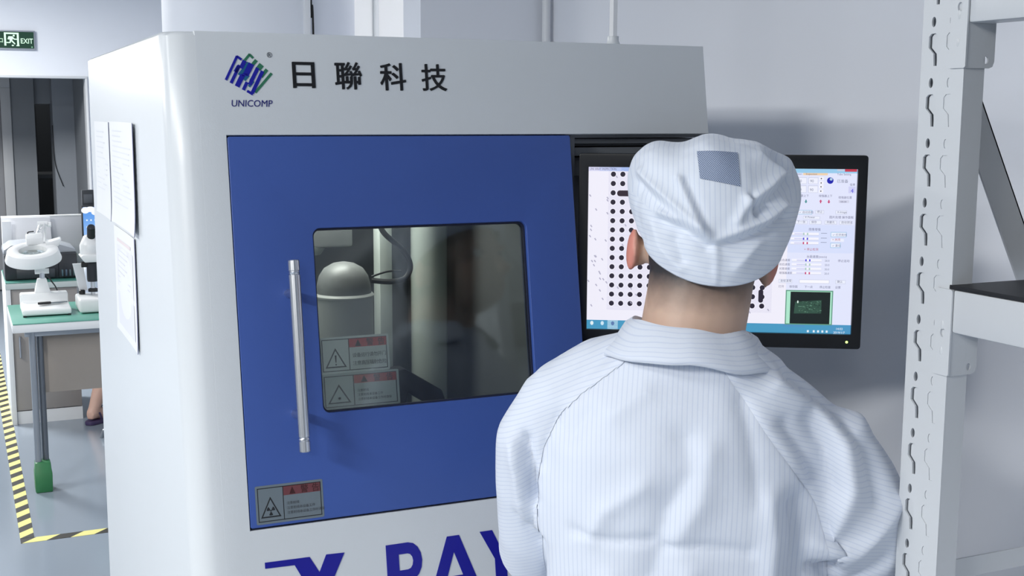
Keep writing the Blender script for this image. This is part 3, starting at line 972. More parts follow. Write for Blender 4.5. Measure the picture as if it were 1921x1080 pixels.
def post(x_face, y0, y1, face_dir, detail=False):
    """U-profile upright; slotted face at x_face looking to -X (face_dir -1)"""
    holes, tongues = [], []
    yc = y1 - 0.0185
    yc2 = y0 + 0.0235
    for k_ in range(-15, 14):
        zc = Z0 + k_ * PITCHZ
        if zc < 0.1 or zc > 2.15: continue
        holes.append(oval(yc, zc, 0.0036, 0.0062, 12))
        holes.append(slot(yc + 0.0005, zc - 0.0335))
        tongues.append(slot(yc + 0.0005, zc - 0.0335))
        holes.append(oval(yc2, zc, 0.0030, 0.0058, 12))
        tongues.append(oval(yc2, zc, 0.0030, 0.0058, 12))
        holes.append(slot(yc2 + 0.0005, zc - 0.0335))
        tongues.append(slot(yc2 + 0.0005, zc - 0.0335))
    face = link('post', plate([(y0, 0), (y1, 0), (y1, 2.2), (y0, 2.2)], holes, 0.00125, lambda p, q, t_: (x_face + 0.00125 - t_ * face_dir, p, q)), m_rack, rack)
    mb_ = MB()
    mb_.box(x_face + 0.0026, x_face + 0.032, y0, y0 + 0.0024, 0, 2.2)
    mb_.box(x_face + 0.0026, x_face + 0.032, y1 - 0.0024, y1, 0, 2.2)
    mb_.box(x_face + 0.0296, x_face + 0.0321, y0 + 0.0024, y0 + 0.018, 0, 2.2)
    mb_.box(x_face + 0.0296, x_face + 0.0321, y1 - 0.018, y1 - 0.0024, 0, 2.2)
    mb_.build('post_flange', m_rack, face)
    for q in tongues if detail else ():
        second = q[0][0] < (y0 + y1) / 2
        dx, dy = (0.0010, -0.0003) if second else (0.0030, -0.0026)
        MB().prism([(a + dy, b_) for a, b_ in q], lambda p, z, t_: (t_, p, z), x_face + dx, x_face + dx + 0.001).build('slot_tongue', m_rack, face, smooth=False)
    MB().box(x_face - 0.012, x_face + 0.05, y0 - 0.01, y1 + 0.01, 0, 0.006).build('foot_plate', m_rack, face)
    return face


RX, RY0, RY1 = 0.80, -0.781, -0.7095
post(RX, RY0, RY1, 1, True)
post(1.27, RY0, RY1, 1)
post(RX, -2.70, -2.70 + 0.0715, 1)
post(1.27, -2.70, -2.70 + 0.0715, 1)
# braces of the far end frame (between the two far posts)
MB().prism([(0.832, 1.742), (0.832, 1.660), (1.27, 0.845), (1.27, 0.927)], lambda p, q, t_: (p, t_, q), -0.757, -0.754).prism([(0.832, 1.742), (0.832, 1.738), (1.27, 0.923), (1.27, 0.927)], lambda p, q, t_: (p, t_, q), -0.757, -0.73).build('diagonal_brace', m_rack, rack)
for zb in (1.092, 0.25, 1.95):
    MB().box(0.832, 1.27, -0.7615, -0.759, zb, zb + 0.026).build('cross_brace', m_rack, rack)
for zb in (1.092, 0.25):
    MB().box(0.832, 1.27, -2.68, -2.677, zb, zb + 0.03).build('cross_brace', m_rack, rack)


def beam(x, sgn, zt, zb, clo, chi):
    """long beam between the posts with its hooked end connectors; x is the outer face"""
    ye, yn = RY0 - 0.003, -2.70 + 0.0745
    xa, xb = (x, x + 0.038) if sgn < 0 else (x - 0.038, x)
    bo = MB().box(xa, xb, yn, ye, zb, zt).build('beam', m_rack, rack, 0.003)
    for yy, s_ in ((ye, 1), (yn, -1)):
        fl = [(xa + 0.0, clo), (xa + 0.036, clo), (xa + 0.0415, clo + 0.002), (xa + 0.044, clo + 0.008), (xa + 0.044, chi), (xa, chi)]
        link('connector', plate(fl, [oval(xa + 0.031, clo + 0.0095, 0.0036, 0.0045, 14)], 0.0011, lambda p, q, t_: (p, yy + s_ * (0.0014 + t_) * 0.9, q)), m_rack, bo)
        y_a, y_b = (yy - 0.001, yy + 0.026) if s_ > 0 else (yy - 0.026, yy + 0.001)
        cp = link('connector_cheek', plate(rrect(y_a, y_b, clo, chi, 0.003, 3), [oval((y_a + y_b) / 2 - 0.001, chi - 0.054 if chi - clo < 0.13 else clo + 0.085, 0.0042, 0.0055, 12)], 0.0011, lambda p, q, t_: (xa - 0.0014 + t_, p, q)), m_rack, bo)
        for dz in (0.030, 0.062):
            MB().ell((xa - 0.002, (y_a + y_b) / 2, clo + dz), (0.0016, 0.0025, 0.006), 10, 6).build('hook_dimple', m_rack, cp)
    return bo


beam(RX, -1, 1.472, 1.4195, 1.3655, 1.472)
beam(1.302, 1, 1.472, 1.4195, 1.3655, 1.472)
beam(RX, -1, 1.845, 1.787, 1.735, 1.86)
beam(1.302, 1, 1.845, 1.787, 1.735, 1.86)
sb = MB().box(0.799, 1.302, -2.62, -0.778, 1.4722, 1.4775).build('shelf_board', mat('black_board', (30, 32, 36), 0.55, var=0.1), rack, 0.0008)
sb['label'] = 'black shelf board'
MB().box(0.802, 1.300, -2.62, -0.785, 1.8455, 1.853).build('shelf_board', mat('board_grey', (150, 153, 158), 0.5), rack, 0.0008)
# ------------------------------------------------------------------ desks on the left
m_white = mat('white_laminate', (226, 229, 232), 0.35)
m_mat = mat('green_mat', (98, 164, 148), 0.30, var=0.04, vscale=3)
m_tube = mat('grey_steel_tube', (156, 162, 170), 0.3, 0.7)
m_grey_w = mat('grey_wood', (150, 146, 144), 0.5, var=0.10, vscale=4)
m_green = mat('green_plastic', (44, 112, 68), 0.45, var=0.15, vscale=20)
D1 = thing('work_desk', 'white work desk with a green mat and grey metal legs in green feet', 'desk', (0.5, 3.96, 0))
MB().box(-0.112, 1.15, 3.68, 4.25, 0.738, 0.774).build('desk_top', m_white, D1, 0.003)
MB().box(-0.110, 1.148, 3.678, 4.248, 0.7742, 0.779).build('desk_mat', m_mat, D1, 0.001)
MB().box(0.01, 1.05, 3.86, 3.876, 0.432, 0.737).build('modesty_board', mat('brown_grey_board', (158, 150, 143), 0.55, var=0.10, vscale=5), D1, 0.001)
for x, y in ((-0.012, 3.81), (0.38, 4.18), (1.05, 3.81), (1.05, 4.18)):
    lg_ = MB().tube([(x - 0.017, y - 0.01, 0.03), (x - 0.017, y - 0.01, 0.738)], 0.0145, 16).build('leg', m_tube, D1)
    MB().tube([(x + 0.0145, y + 0.02, 0.03), (x + 0.0145, y + 0.02, 0.738)], 0.0145, 16).build('leg_brace', mat('dark_steel_tube', (112, 118, 126), 0.35, 0.7), lg_)
    ft = MB()
    ft.loft([[(x - a, y - b_, z), (x + a, y - b_, z), (x + a, y + b_, z), (x - a, y + b_, z)] for a, b_, z in ((0.036, 0.05, 0.0), (0.037, 0.05, 0.085), (0.034, 0.04, 0.105), (0.032, 0.036, 0.135))])
    ft.build('foot_cover', m_green, lg_, 0.006)
MB().box(-0.06, 1.09, 3.79, 3.815, 0.70, 0.737).build('rail', m_tube, D1, 0.002)

D2 = thing('cabinet_desk', 'grey fronted desk with white edges and a dark green mat behind the work desk', 'desk', (0.5, 5.4, 0))
m_mat2 = mat('dark_green_mat', (70, 128, 118), 0.3)
MB().box(-0.092, 1.3, 5.08, 5.70, 0.738, 0.770).build('desk_top', mat('grey_laminate', (186, 196, 196), 0.4), D2, 0.003)
MB().box(-0.090, 1.298, 5.082, 5.69, 0.7702, 0.775).build('desk_mat', m_mat2, D2, 0.001)
MB().box(-0.092, -0.067, 5.085, 5.69, 0.0, 0.738).build('side_panel', m_white, D2, 0.001)
MB().box(1.27, 1.298, 5.085, 5.69, 0.0, 0.738).build('side_panel', m_white, D2, 0.001)
MB().box(-0.067, 0.27, 5.13, 5.68, 0.07, 0.738).build('carcass', m_grey_w, D2)
for k_, (xa, xb) in enumerate(((-0.066, 0.268),)):
    dr = MB().box(xa, xb, 5.095, 5.128, 0.075, 0.735).build('cabinet_door', m_grey_w, D2, 0.002)
    MB().tube([(-0.034, 5.094, 0.37), (-0.034, 5.078, 0.37), (-0.034, 5.078, 0.482), (-0.034, 5.094, 0.482)], 0.0055, 8).build('door_handle', m_steel, dr)
MB().box(-0.067, 0.27, 5.10, 5.66, 0.0, 0.07).build('plinth', m_white, D2)

# white boards standing behind the printer
t = thing('standing_board', 'large white board standing upright behind the printer', 'board', (0.05, 5.62, 0.775))
MB().prism([(-0.082, 0.775), (0.188, 0.775), (0.180, 1.078), (-0.080, 1.078)], lambda p, q, t_: (p, t_ + (q - 0.775) * 0.08, q), 5.60, 5.612).build('panel', mat('bright_board', (240, 241, 246), 0.4), t, 0.001)
MB().box(-0.079, -0.030, 5.592, 5.599, 0.80, 1.06).build('side_strip', mat('white_plastic', (232, 235, 240), 0.4), t, 0.001)
t = thing('desk_screen', 'pale grey desk partition panel at the back of the cabinet desk', 'partition', (0.5, 5.69, 0.775))
MB().box(-0.078, 1.27, 5.655, 5.685, 0.775, 1.075).build('panel', mat('screen_panel_grey', (212, 215, 222), 0.5), t, 0.002)
MB().box(-0.080, 1.272, 5.652, 5.688, 1.075, 1.084).build('top_edge', m_white, t, 0.001)

# ink tank printer
m_pr = mat('printer_black', (34, 37, 44), 0.35)
PR = thing('inkjet_printer', 'black ink tank printer with grey lid on the cabinet desk', 'printer', (0.09, 5.3, 0.775))
MB().box(-0.088, 0.282, 5.17, 5.50, 0.777, 0.915).build('body', m_pr, PR, 0.006)
MB().prism([(-0.090, 0.915), (0.284, 0.915), (0.276, 0.932), (0.20, 0.958), (0.04, 0.968), (-0.05, 0.962), (-0.086, 0.938)], lambda p, q, t_: (p, t_, q), 5.20, 5.50).build('lid', mat('printer_lid', (150, 156, 164), 0.4), PR, 0.003)
MB().box(-0.03, 0.165, 5.160, 5.172, 0.785, 0.835).build('paper_tray', mat('printer_tray', (46, 52, 58), 0.4), PR, 0.002)
MB().box(0.185, 0.280, 5.158, 5.172, 0.782, 0.912).build('ink_tank', m_pr, PR, 0.004)
for k_, c in enumerate(((70, 96, 108), (72, 92, 112), (80, 98, 104), (74, 96, 100))):
    MB().box(0.198 + k_ * 0.020, 0.207 + k_ * 0.020, 5.155, 5.159, 0.79, 0.825).build('ink_window', mat('ink_window_%d' % k_, c, 0.2), PR, 0.001)

# desktop monitor with a blue sky wallpaper
MO = thing('desktop_monitor', 'desktop monitor with a blue sky wallpaper on the cabinet desk', 'monitor', (0.58, 5.45, 0.775))
MB().box(0.337, 0.80, 5.43, 5.455, 0.872, 1.150).build('bezel', m_bez, MO, 0.003)
MB().tube([(0.57, 5.47, 0.785), (0.57, 5.47, 0.98)], 0.02, 12).build('stand', m_bez, MO)
MB().lathe([(0.10, 0.0), (0.10, 0.008), (0.02, 0.012)], (0.57, 5.45, 0.7755), 24).build('stand_base', m_bez, MO)
wp = Print(lambda u, v, h: (0.345 + u * 0.447, 5.4295 - h, 1.142 - v * 0.262))
for q in range(20):
    f_ = q / 19
    c = (int(70 + 120 * f_), int(140 + 70 * f_), int(225 + 15 * f_)) if f_ < 0.8 else (150, 200, 120)
    wp.rect(0, q / 20, 1, (q + 1) / 20, c)
wp.layer()
for x, y, rx_, ry_ in ((0.03, 0.07, 0.05, 0.07), (0.09, 0.05, 0.06, 0.06), (0.15, 0.12, 0.05, 0.06), (0.14, 0.55, 0.05, 0.08), (0.45, 0.3, 0.1, 0.08), (0.55, 0.34, 0.1, 0.1), (0.8, 0.15, 0.1, 0.07)): wp.disc(x, y, rx_, ry_, (240, 246, 252), n=16)
wp.layer()
for x in (0.035, 0.085, 0.135):
    for y in (0.27, 0.42, 0.62): wp.rect(x, y, x + 0.018, y + 0.03, (236, 246, 255))
wp.build('screen', emit_attr('wallpaper_picture', 0.9), MO)
t = thing('dark_box', 'small dark box perched behind the top of the desktop monitor', 'box', (0.40, 5.64, 1.084))
MB().box(0.362, 0.43, 5.655, 5.687, 1.0845, 1.225).build('case', mat('box_charcoal', (58, 62, 68), 0.5), t, 0.003)
MB().box(0.372, 0.42, 5.652, 5.655, 1.15, 1.20).build('front_plate', m_dgrey, t, 0.001)

# ------------------------------------------------------------------ magnifier lamp
m_lamp = mat('lamp_white', (232, 234, 236), 0.35)
ML = thing('magnifier_lamp', 'white ring magnifier lamp on a tray base standing on the green mat', 'lamp', (0.05, 4.0, 0.779))
tray = MB()
tray.prism([(3.835, 0.785), (3.835, 0.812), (4.01, 0.822), (4.012, 0.860), (4.07, 0.862), (4.075, 0.785)], lambda p, q, t_: (t_, p, q), -0.062, 0.142)
tray.build('tray_base', m_lamp, ML, 0.008, 3)
for x in (-0.052, 0.132):
    for y in (3.845, 4.065): MB().lathe([(0.008, 0), (0.008, 0.008)], (x, y, 0.7792), 10).build('foot', m_blk, ML)
nb = MB()
nb.loft([[(0.035 + sx_ * a, 4.04 + sy_ * b_, z) for sx_, sy_ in ((-1, -1), (1, -1), (1, 1), (-1, 1))] for a, b_, z in ((0.034, 0.024, 0.858), (0.031, 0.024, 0.875), (0.024, 0.02, 0.905), (0.019, 0.018, 0.925))])
nb.build('neck_block', m_lamp, ML, 0.004)
MB().lathe([(0.011, 0), (0.011, 0.03)], (0.037, 4.04, 0.922), 14).build('pivot', m_steel, ML)
MB().lathe([(0.012, -0.03), (0.012, 0.03)], (0.037, 4.04, 0.957), 14, 'x').build('knuckle', m_lamp, ML)
lower = MB().tube([(0.018, 4.04, 0.955), (0.040, 4.14, 1.165)], 0.0055, 10).build('lower_arm', m_lamp, ML)
MB().tube([(0.045, 4.04, 0.955), (0.068, 4.14, 1.165)], 0.0055, 10).build('lower_arm', m_lamp, ML)
MB().lathe([(0.011, -0.022), (0.011, 0.022)], (0.055, 4.14, 1.165), 14, 'x').build('knuckle', m_lamp, ML)
MB().lathe([(0.009, 0), (0.012, 0.004), (0.012, 0.014)], (0.078, 4.14, 1.160), 12, 'x').build('knob', m_lamp, ML)
MB().tube([(0.046, 4.14, 1.168), (0.022, 4.06, 1.12)], 0.0055, 10).build('upper_arm', m_lamp, ML)
MB().tube([(0.066, 4.14, 1.168), (0.036, 4.06, 1.12)], 0.0055, 10).build('upper_arm', m_lamp, ML)
sp = [(0.03 + 0.035 * f_ + 0.004 * math.cos(f_ * 60), 4.07 + 0.06 * f_, 1.135 + 0.03 * f_ + 0.004 * math.sin(f_ * 60)) for f_ in [i / 60 for i in range(61)]]
MB().tube(sp, 0.0012, 6).build('spring', m_steel, ML)
MB().tube(spline([(0.003, 4.06, 1.12), (-0.012, 4.06, 1.125), (-0.012, 4.06, 1.135), (0.012, 4.07, 1.137)], 6), 0.003, 6).build('wire_loop', m_blk, ML)
# ring head, tipped towards the camera
HC = Vector((0.0, 3.97, 1.045))
RT = Matrix.Rotation(math.radians(15), 3, 'X') @ Matrix.Rotation(math.radians(-3), 3, 'Y')


def hrot(mb_):
    mb_.v = [tuple(RT @ Vector(p) + HC) for p in mb_.v]
    return mb_


ring = MB()
prof = [(0.060, 0.018), (0.068, 0.024), (0.095, 0.024), (0.108, 0.018), (0.120, -0.022), (0.119, -0.028), (0.112, -0.028), (0.060, -0.020)]
N_ = 48
rr = [[(r_ * math.cos(2 * PI * k_ / N_), r_ * math.sin(2 * PI * k_ / N_), h_) for r_, h_ in prof] for k_ in range(N_)]
vs = [p for r_ in rr for p in r_]
L_ = len(prof)
fs = [(k_ * L_ + j, ((k_ + 1) % N_) * L_ + j, ((k_ + 1) % N_) * L_ + (j + 1) % L_, k_ * L_ + (j + 1) % L_) for k_ in range(N_) for j in range(L_)]
ring.add(vs, fs)
hrot(ring).build('ring_head', m_lamp, ML, angle=40)
mlens = bpy.data.materials.new('lens_glass')
mlens.use_nodes = True
bb = mlens.node_tree.nodes['Principled BSDF']
bb.inputs['Base Color'].default_value = (0.85, 0.9, 0.9, 1)
bb.inputs['Transmission Weight'].default_value = 1.0
bb.inputs['Roughness'].default_value = 0.02
hrot(MB().lathe([(0.060, -0.003), (0.045, 0.004), (0.02, 0.008), (0.001, 0.009), (0.001, -0.009), (0.02, -0.008), (0.045, -0.005)], (0, 0, 0), 32)).build('lens', mlens, ML)
hrot(MB().prism([(0.056, 0.020), (0.112, 0.018), (0.112, 0.056), (0.090, 0.064), (0.064, 0.056)], lambda p, q, t_: (t_, p, q), -0.022, 0.052)).build('mount_box', m_lamp, ML, 0.006)
hrot(MB().prism([(0.060, 0.022), (0.108, 0.014), (0.116, 0.022), (0.126, 0.048), (0.120, 0.050), (0.058, 0.036)], lambda p, q, t_: (p, t_, q), 0.03, 0.06)).build('lens_cover', m_lamp, ML, 0.002)
MB().tube(spline([(0.055, 4.05, 0.945), (0.075, 4.07, 0.91), (0.10, 4.09, 0.865), (0.115, 4.10, 0.79)], 6), 0.003, 8).build('power_cord', m_blk, ML)
# hobby knife on the tray
t = thing('utility_knife', 'black and grey utility knife lying on the magnifier lamp tray', 'knife', (0.07, 3.93, 0.822), math.radians(10), world=False)
kp = [(-0.065, -0.004), (-0.055, -0.011), (-0.02, -0.012), (-0.008, -0.007), (-0.008, 0.007), (-0.02, 0.013), (-0.05, 0.012), (-0.063, 0.006)]
MB().prism(kp, lambda p, q, t_: (p, q, t_), 0.0, 0.010).build('grip', m_blk, t, 0.002)
MB().prism([(-0.008, -0.006), (0.03, -0.010), (0.062, -0.004), (0.066, 0.0), (0.05, 0.008), (0.02, 0.011), (-0.008, 0.007)], lambda p, q, t_: (p, q, t_), 0.001, 0.006).build('blade_cover', mat('knife_grey', (120, 130, 136), 0.3, 0.6), t, 0.001)

# ------------------------------------------------------------------ stereo microscope
m_ms = mat('microscope_white', (222, 224, 226), 0.35)
MI = thing('stereo_microscope', 'white stereo microscope with black eyepieces on the green mat', 'microscope', (0.27, 3.95, 0.779))
MB().box(0.176, 0.37, 3.84, 4.06, 0.784, 0.845).build('base', m_ms, MI, 0.010, 3)
MB().lathe([(0.014, 0), (0.014, 0.016), (0.010, 0.020)], (0.205, 4.02, 0.845), 16).build('dimmer_knob', m_blk, MI)
MB().tube([(0.252, 4.0, 0.845), (0.252, 4.0, 1.03)], 0.010, 16).build('column', m_steel, MI)
MB().lathe([(0.022, 0), (0.022, 0.012), (0.014, 0.016)], (0.252, 4.0, 0.858), 20).build('collar', m_blk, MI)
MB().lathe([(0.023, 0.0), (0.025, 0.01), (0.025, 0.085), (0.018, 0.09)], (0.252, 4.0, 0.905), 20).build('focus_block', m_pr, MI)
MB().lathe([(0.014, 0.0), (0.014, 0.03)], (0.205, 4.0, 0.985), 16, 'x').build('focus_knob', m_blk, MI)
MB().prism([(0.196, 1.028), (0.215, 1.0), (0.34, 1.0), (0.34, 1.035), (0.21, 1.035)], lambda p, q, t_: (p, t_, q), 3.93, 4.05).build('arm_bracket', m_ms, MI, 0.005)
MB().lathe([(0.044, 0.0), (0.048, 0.008), (0.048, 0.045), (0.045, 0.052), (0.030, 0.085), (0.022, 0.09)], (0.248, 3.99, 1.03), 28).build('head', m_ms, MI)
MB().prism([(0.170, 0.985), (0.195, 0.86), (0.23, 0.86), (0.215, 0.985)], lambda p, q, t_: (p, t_, q), 4.03, 4.05).build('specimen_card', mat('paper', (232, 234, 238)), MI)
for x in (0.250, 0.318):
    ep = MB().tube([(x, 3.985, 1.085), (x, 3.945, 1.158)], [0.0175, 0.0185], 18).build('eyepiece', m_blk, MI)
    MB().tube([(x, 3.9445, 1.159), (x, 3.941, 1.1655)], [0.0185, 0.014], 18).build('eye_cup', m_pr, ep)
# ------------------------------------------------------------------ operator, seen from behind
def striped(name, base, line, pitch, duty, rough=0.75, bump=0.25):
    m = bpy.data.materials.new(name)
    m.use_nodes = True
    nt_ = m.node_tree
    b_ = nt_.nodes['Principled BSDF']
    a = nt_.nodes.new('ShaderNodeAttribute'); a.attribute_name = 'stripe'
    mu = nt_.nodes.new('ShaderNodeMath'); mu.operation = 'MULTIPLY'; mu.inputs[1].default_value = 1 / pitch
    nt_.links.new(a.outputs['Fac'], mu.inputs[0])
    f_ = nt_.nodes.new('ShaderNodeMath'); f_.operation = 'FRACT'
    nt_.links.new(mu.outputs[0], f_.inputs[0])
    pp = nt_.nodes.new('ShaderNodeMath'); pp.operation = 'PINGPONG'; pp.inputs[1].default_value = 0.5
    nt_.links.new(f_.outputs[0], pp.inputs[0])
    mr = nt_.nodes.new('ShaderNodeMapRange')
    mr.inputs['From Min'].default_value = duty * 0.35
    mr.inputs['From Max'].default_value = duty
    nt_.links.new(pp.outputs[0], mr.inputs['Value'])
    mx_ = nt_.nodes.new('ShaderNodeMix'); mx_.data_type = 'RGBA'
    mx_.inputs[6].default_value = (*lin(line), 1)
    mx_.inputs[7].default_value = (*lin(base), 1)
    nt_.links.new(mr.outputs[0], mx_.inputs[0])
    nt_.links.new(mx_.outputs[2], b_.inputs['Base Color'])
    b_.inputs['Roughness'].default_value = rough
    b_.inputs['Sheen Weight'].default_value = 0.15
    tc_ = nt_.nodes.new('ShaderNodeTexCoord')
    n_ = nt_.nodes.new('ShaderNodeTexNoise'); n_.inputs['Scale'].default_value = 38; n_.inputs['Detail'].default_value = 3
    nt_.links.new(tc_.outputs['Object'], n_.inputs['Vector'])
    bp = nt_.nodes.new('ShaderNodeBump'); bp.inputs['Strength'].default_value = bump; bp.inputs['Distance'].default_value = 0.004
    nt_.links.new(n_.outputs['Fac'], bp.inputs['Height'])
    nt_.links.new(bp.outputs['Normal'], b_.inputs['Normal'])
    return m


m_coat = striped('striped_coat_cloth', (214, 221, 234), (200, 209, 227), 0.0064, 0.15)
m_capc = striped('striped_cap_cloth', (218, 225, 237), (203, 212, 229), 0.0064, 0.15, bump=0.2)


def skin_mat(name, skin, hair, zlo, zhi, ymax, xlo=-1.0, xhi=1.0):
    m = bpy.data.materials.new(name)
    m.use_nodes = True
    nt_ = m.node_tree
    b_ = nt_.nodes['Principled BSDF']
    tc_ = nt_.nodes.new('ShaderNodeTexCoord')
    se = nt_.nodes.new('ShaderNodeSeparateXYZ')
    nt_.links.new(tc_.outputs['Object'], se.inputs[0])
    n_ = nt_.nodes.new('ShaderNodeTexNoise'); n_.inputs['Scale'].default_value = 45; n_.inputs['Detail'].default_value = 6
    nt_.links.new(tc_.outputs['Object'], n_.inputs['Vector'])
    ns = nt_.nodes.new('ShaderNodeMath'); ns.operation = 'MULTIPLY_ADD'; ns.inputs[1].default_value = 0.02; ns.inputs[2].default_value = -0.010
    nt_.links.new(n_.outputs['Fac'], ns.inputs[0])
    zz = nt_.nodes.new('ShaderNodeMath'); nt_.links.new(se.outputs['Z'], zz.inputs[0]); nt_.links.new(ns.outputs[0], zz.inputs[1])
    mr = nt_.nodes.new('ShaderNodeMapRange'); mr.inputs['From Min'].default_value = zlo; mr.inputs['From Max'].default_value = zhi
    nt_.links.new(zz.outputs[0], mr.inputs['Value'])
    my = nt_.nodes.new('ShaderNodeMapRange'); my.inputs['From Min'].default_value = ymax; my.inputs['From Max'].default_value = ymax - 0.03
    nt_.links.new(se.outputs['Y'], my.inputs['Value'])
    mm = nt_.nodes.new('ShaderNodeMath'); mm.operation = 'MULTIPLY'
    nt_.links.new(mr.outputs[0], mm.inputs[0]); nt_.links.new(my.outputs[0], mm.inputs[1])
    for lim, op in ((xlo, 'GREATER_THAN'), (xhi, 'LESS_THAN')):
        cmp_ = nt_.nodes.new('ShaderNodeMath'); cmp_.operation = op; cmp_.inputs[1].default_value = lim
        nt_.links.new(se.outputs['X'], cmp_.inputs[0])
        m3 = nt_.nodes.new('ShaderNodeMath'); m3.operation = 'MULTIPLY'
        nt_.links.new(mm.outputs[0], m3.inputs[0]); nt_.links.new(cmp_.outputs[0], m3.inputs[1])
        mm = m3
    n2 = nt_.nodes.new('ShaderNodeTexNoise'); n2.inputs['Scale'].default_value = 18
    nt_.links.new(tc_.outputs['Object'], n2.inputs['Vector'])
    sm = nt_.nodes.new('ShaderNodeMix'); sm.data_type = 'RGBA'
    sm.inputs[6].default_value = (*[v * 0.93 for v in lin(skin)], 1); sm.inputs[7].default_value = (*[min(1, v * 1.05) for v in lin(skin)], 1)
    nt_.links.new(n2.outputs['Fac'], sm.inputs[0])
    ear = None
    for lim, wdt_ in ((xlo - 0.012, -0.01), (xhi + 0.010, 0.01)):
        e_ = nt_.nodes.new('ShaderNodeMapRange'); e_.inputs['From Min'].default_value = lim; e_.inputs['From Max'].default_value = lim + wdt_
        nt_.links.new(se.outputs['X'], e_.inputs['Value'])
        gz = nt_.nodes.new('ShaderNodeMath'); gz.operation = 'GREATER_THAN'; gz.inputs[1].default_value = zlo - 0.01
        nt_.links.new(se.outputs['Z'], gz.inputs[0])
        g2 = nt_.nodes.new('ShaderNodeMath'); g2.operation = 'MULTIPLY'
        nt_.links.new(e_.outputs[0], g2.inputs[0]); nt_.links.new(gz.outputs[0], g2.inputs[1])
        em = nt_.nodes.new('ShaderNodeMix'); em.data_type = 'RGBA'
        nt_.links.new(g2.outputs[0], em.inputs[0]); nt_.links.new(sm.outputs[2], em.inputs[6])
        em.inputs[7].default_value = (*lin((206, 134, 120)), 1)
        sm = em
    mx_ = nt_.nodes.new('ShaderNodeMix'); mx_.data_type = 'RGBA'
    nt_.links.new(sm.outputs[2], mx_.inputs[6])
    mx_.inputs[7].default_value = (*lin(hair), 1)
    nt_.links.new(mm.outputs[0], mx_.inputs[0])
    nt_.links.new(mx_.outputs[2], b_.inputs['Base Color'])
    b_.inputs['Roughness'].default_value = 0.5
    b_.inputs['Subsurface Weight'].default_value = 0.12
    b_.inputs['Subsurface Radius'].default_value = (0.01, 0.004, 0.002)
    b_.inputs['Subsurface Scale'].default_value = 0.5
    return m


OP = thing('person', 'operator in white striped coat and cap standing with back turned before the wide monitor', 'person', (0.602, -0.527, 0), math.radians(-33), world=False)
bd = MB()
# head
HX_, HY_ = 0.016, 0.032
bd.ell((HX_, HY_, 1.548), (0.078, 0.095, 0.092), 24, 16)
bd.ell((HX_, HY_ + 0.035, 1.487), (0.060, 0.070, 0.072), 20, 14)
bd.ell((HX_ + 0.002, HY_ + 0.075, 1.452), (0.030, 0.026, 0.024), 14, 10)
bd.tube([(HX_, HY_ + 0.098, 1.520), (HX_, HY_ + 0.122, 1.490), (HX_, HY_ + 0.104, 1.482)], [0.010, 0.014, 0.011], 10)
bd.ell((HX_, HY_ + 0.100, 1.462), (0.022, 0.010, 0.008), 12, 8)
bd.ell((HX_ - 0.032, HY_ + 0.083, 1.545), (0.024, 0.014, 0.008), 12, 8)
bd.ell((HX_ + 0.032, HY_ + 0.083, 1.545), (0.024, 0.014, 0.008), 12, 8)
bd.ell((0.012, 0.012, 1.500), (0.080, 0.082, 0.062), 24, 14)
# ears
bd.ell((-0.0865, 0.014, 1.499), (0.0075, 0.016, 0.030), 14, 10, Matrix.Rotation(math.radians(24), 3, 'Z') @ Matrix.Rotation(math.radians(6), 3, 'Y'))
bd.ell((-0.077, 0.022, 1.496), (0.011, 0.010, 0.022), 12, 8)
bd.ell((0.0985, 0.030, 1.477), (0.0075, 0.016, 0.030), 14, 10, Matrix.Rotation(math.radians(-24), 3, 'Z') @ Matrix.Rotation(math.radians(14), 3, 'Y'))
bd.ell((0.088, 0.034, 1.477), (0.012, 0.010, 0.022), 12, 8)
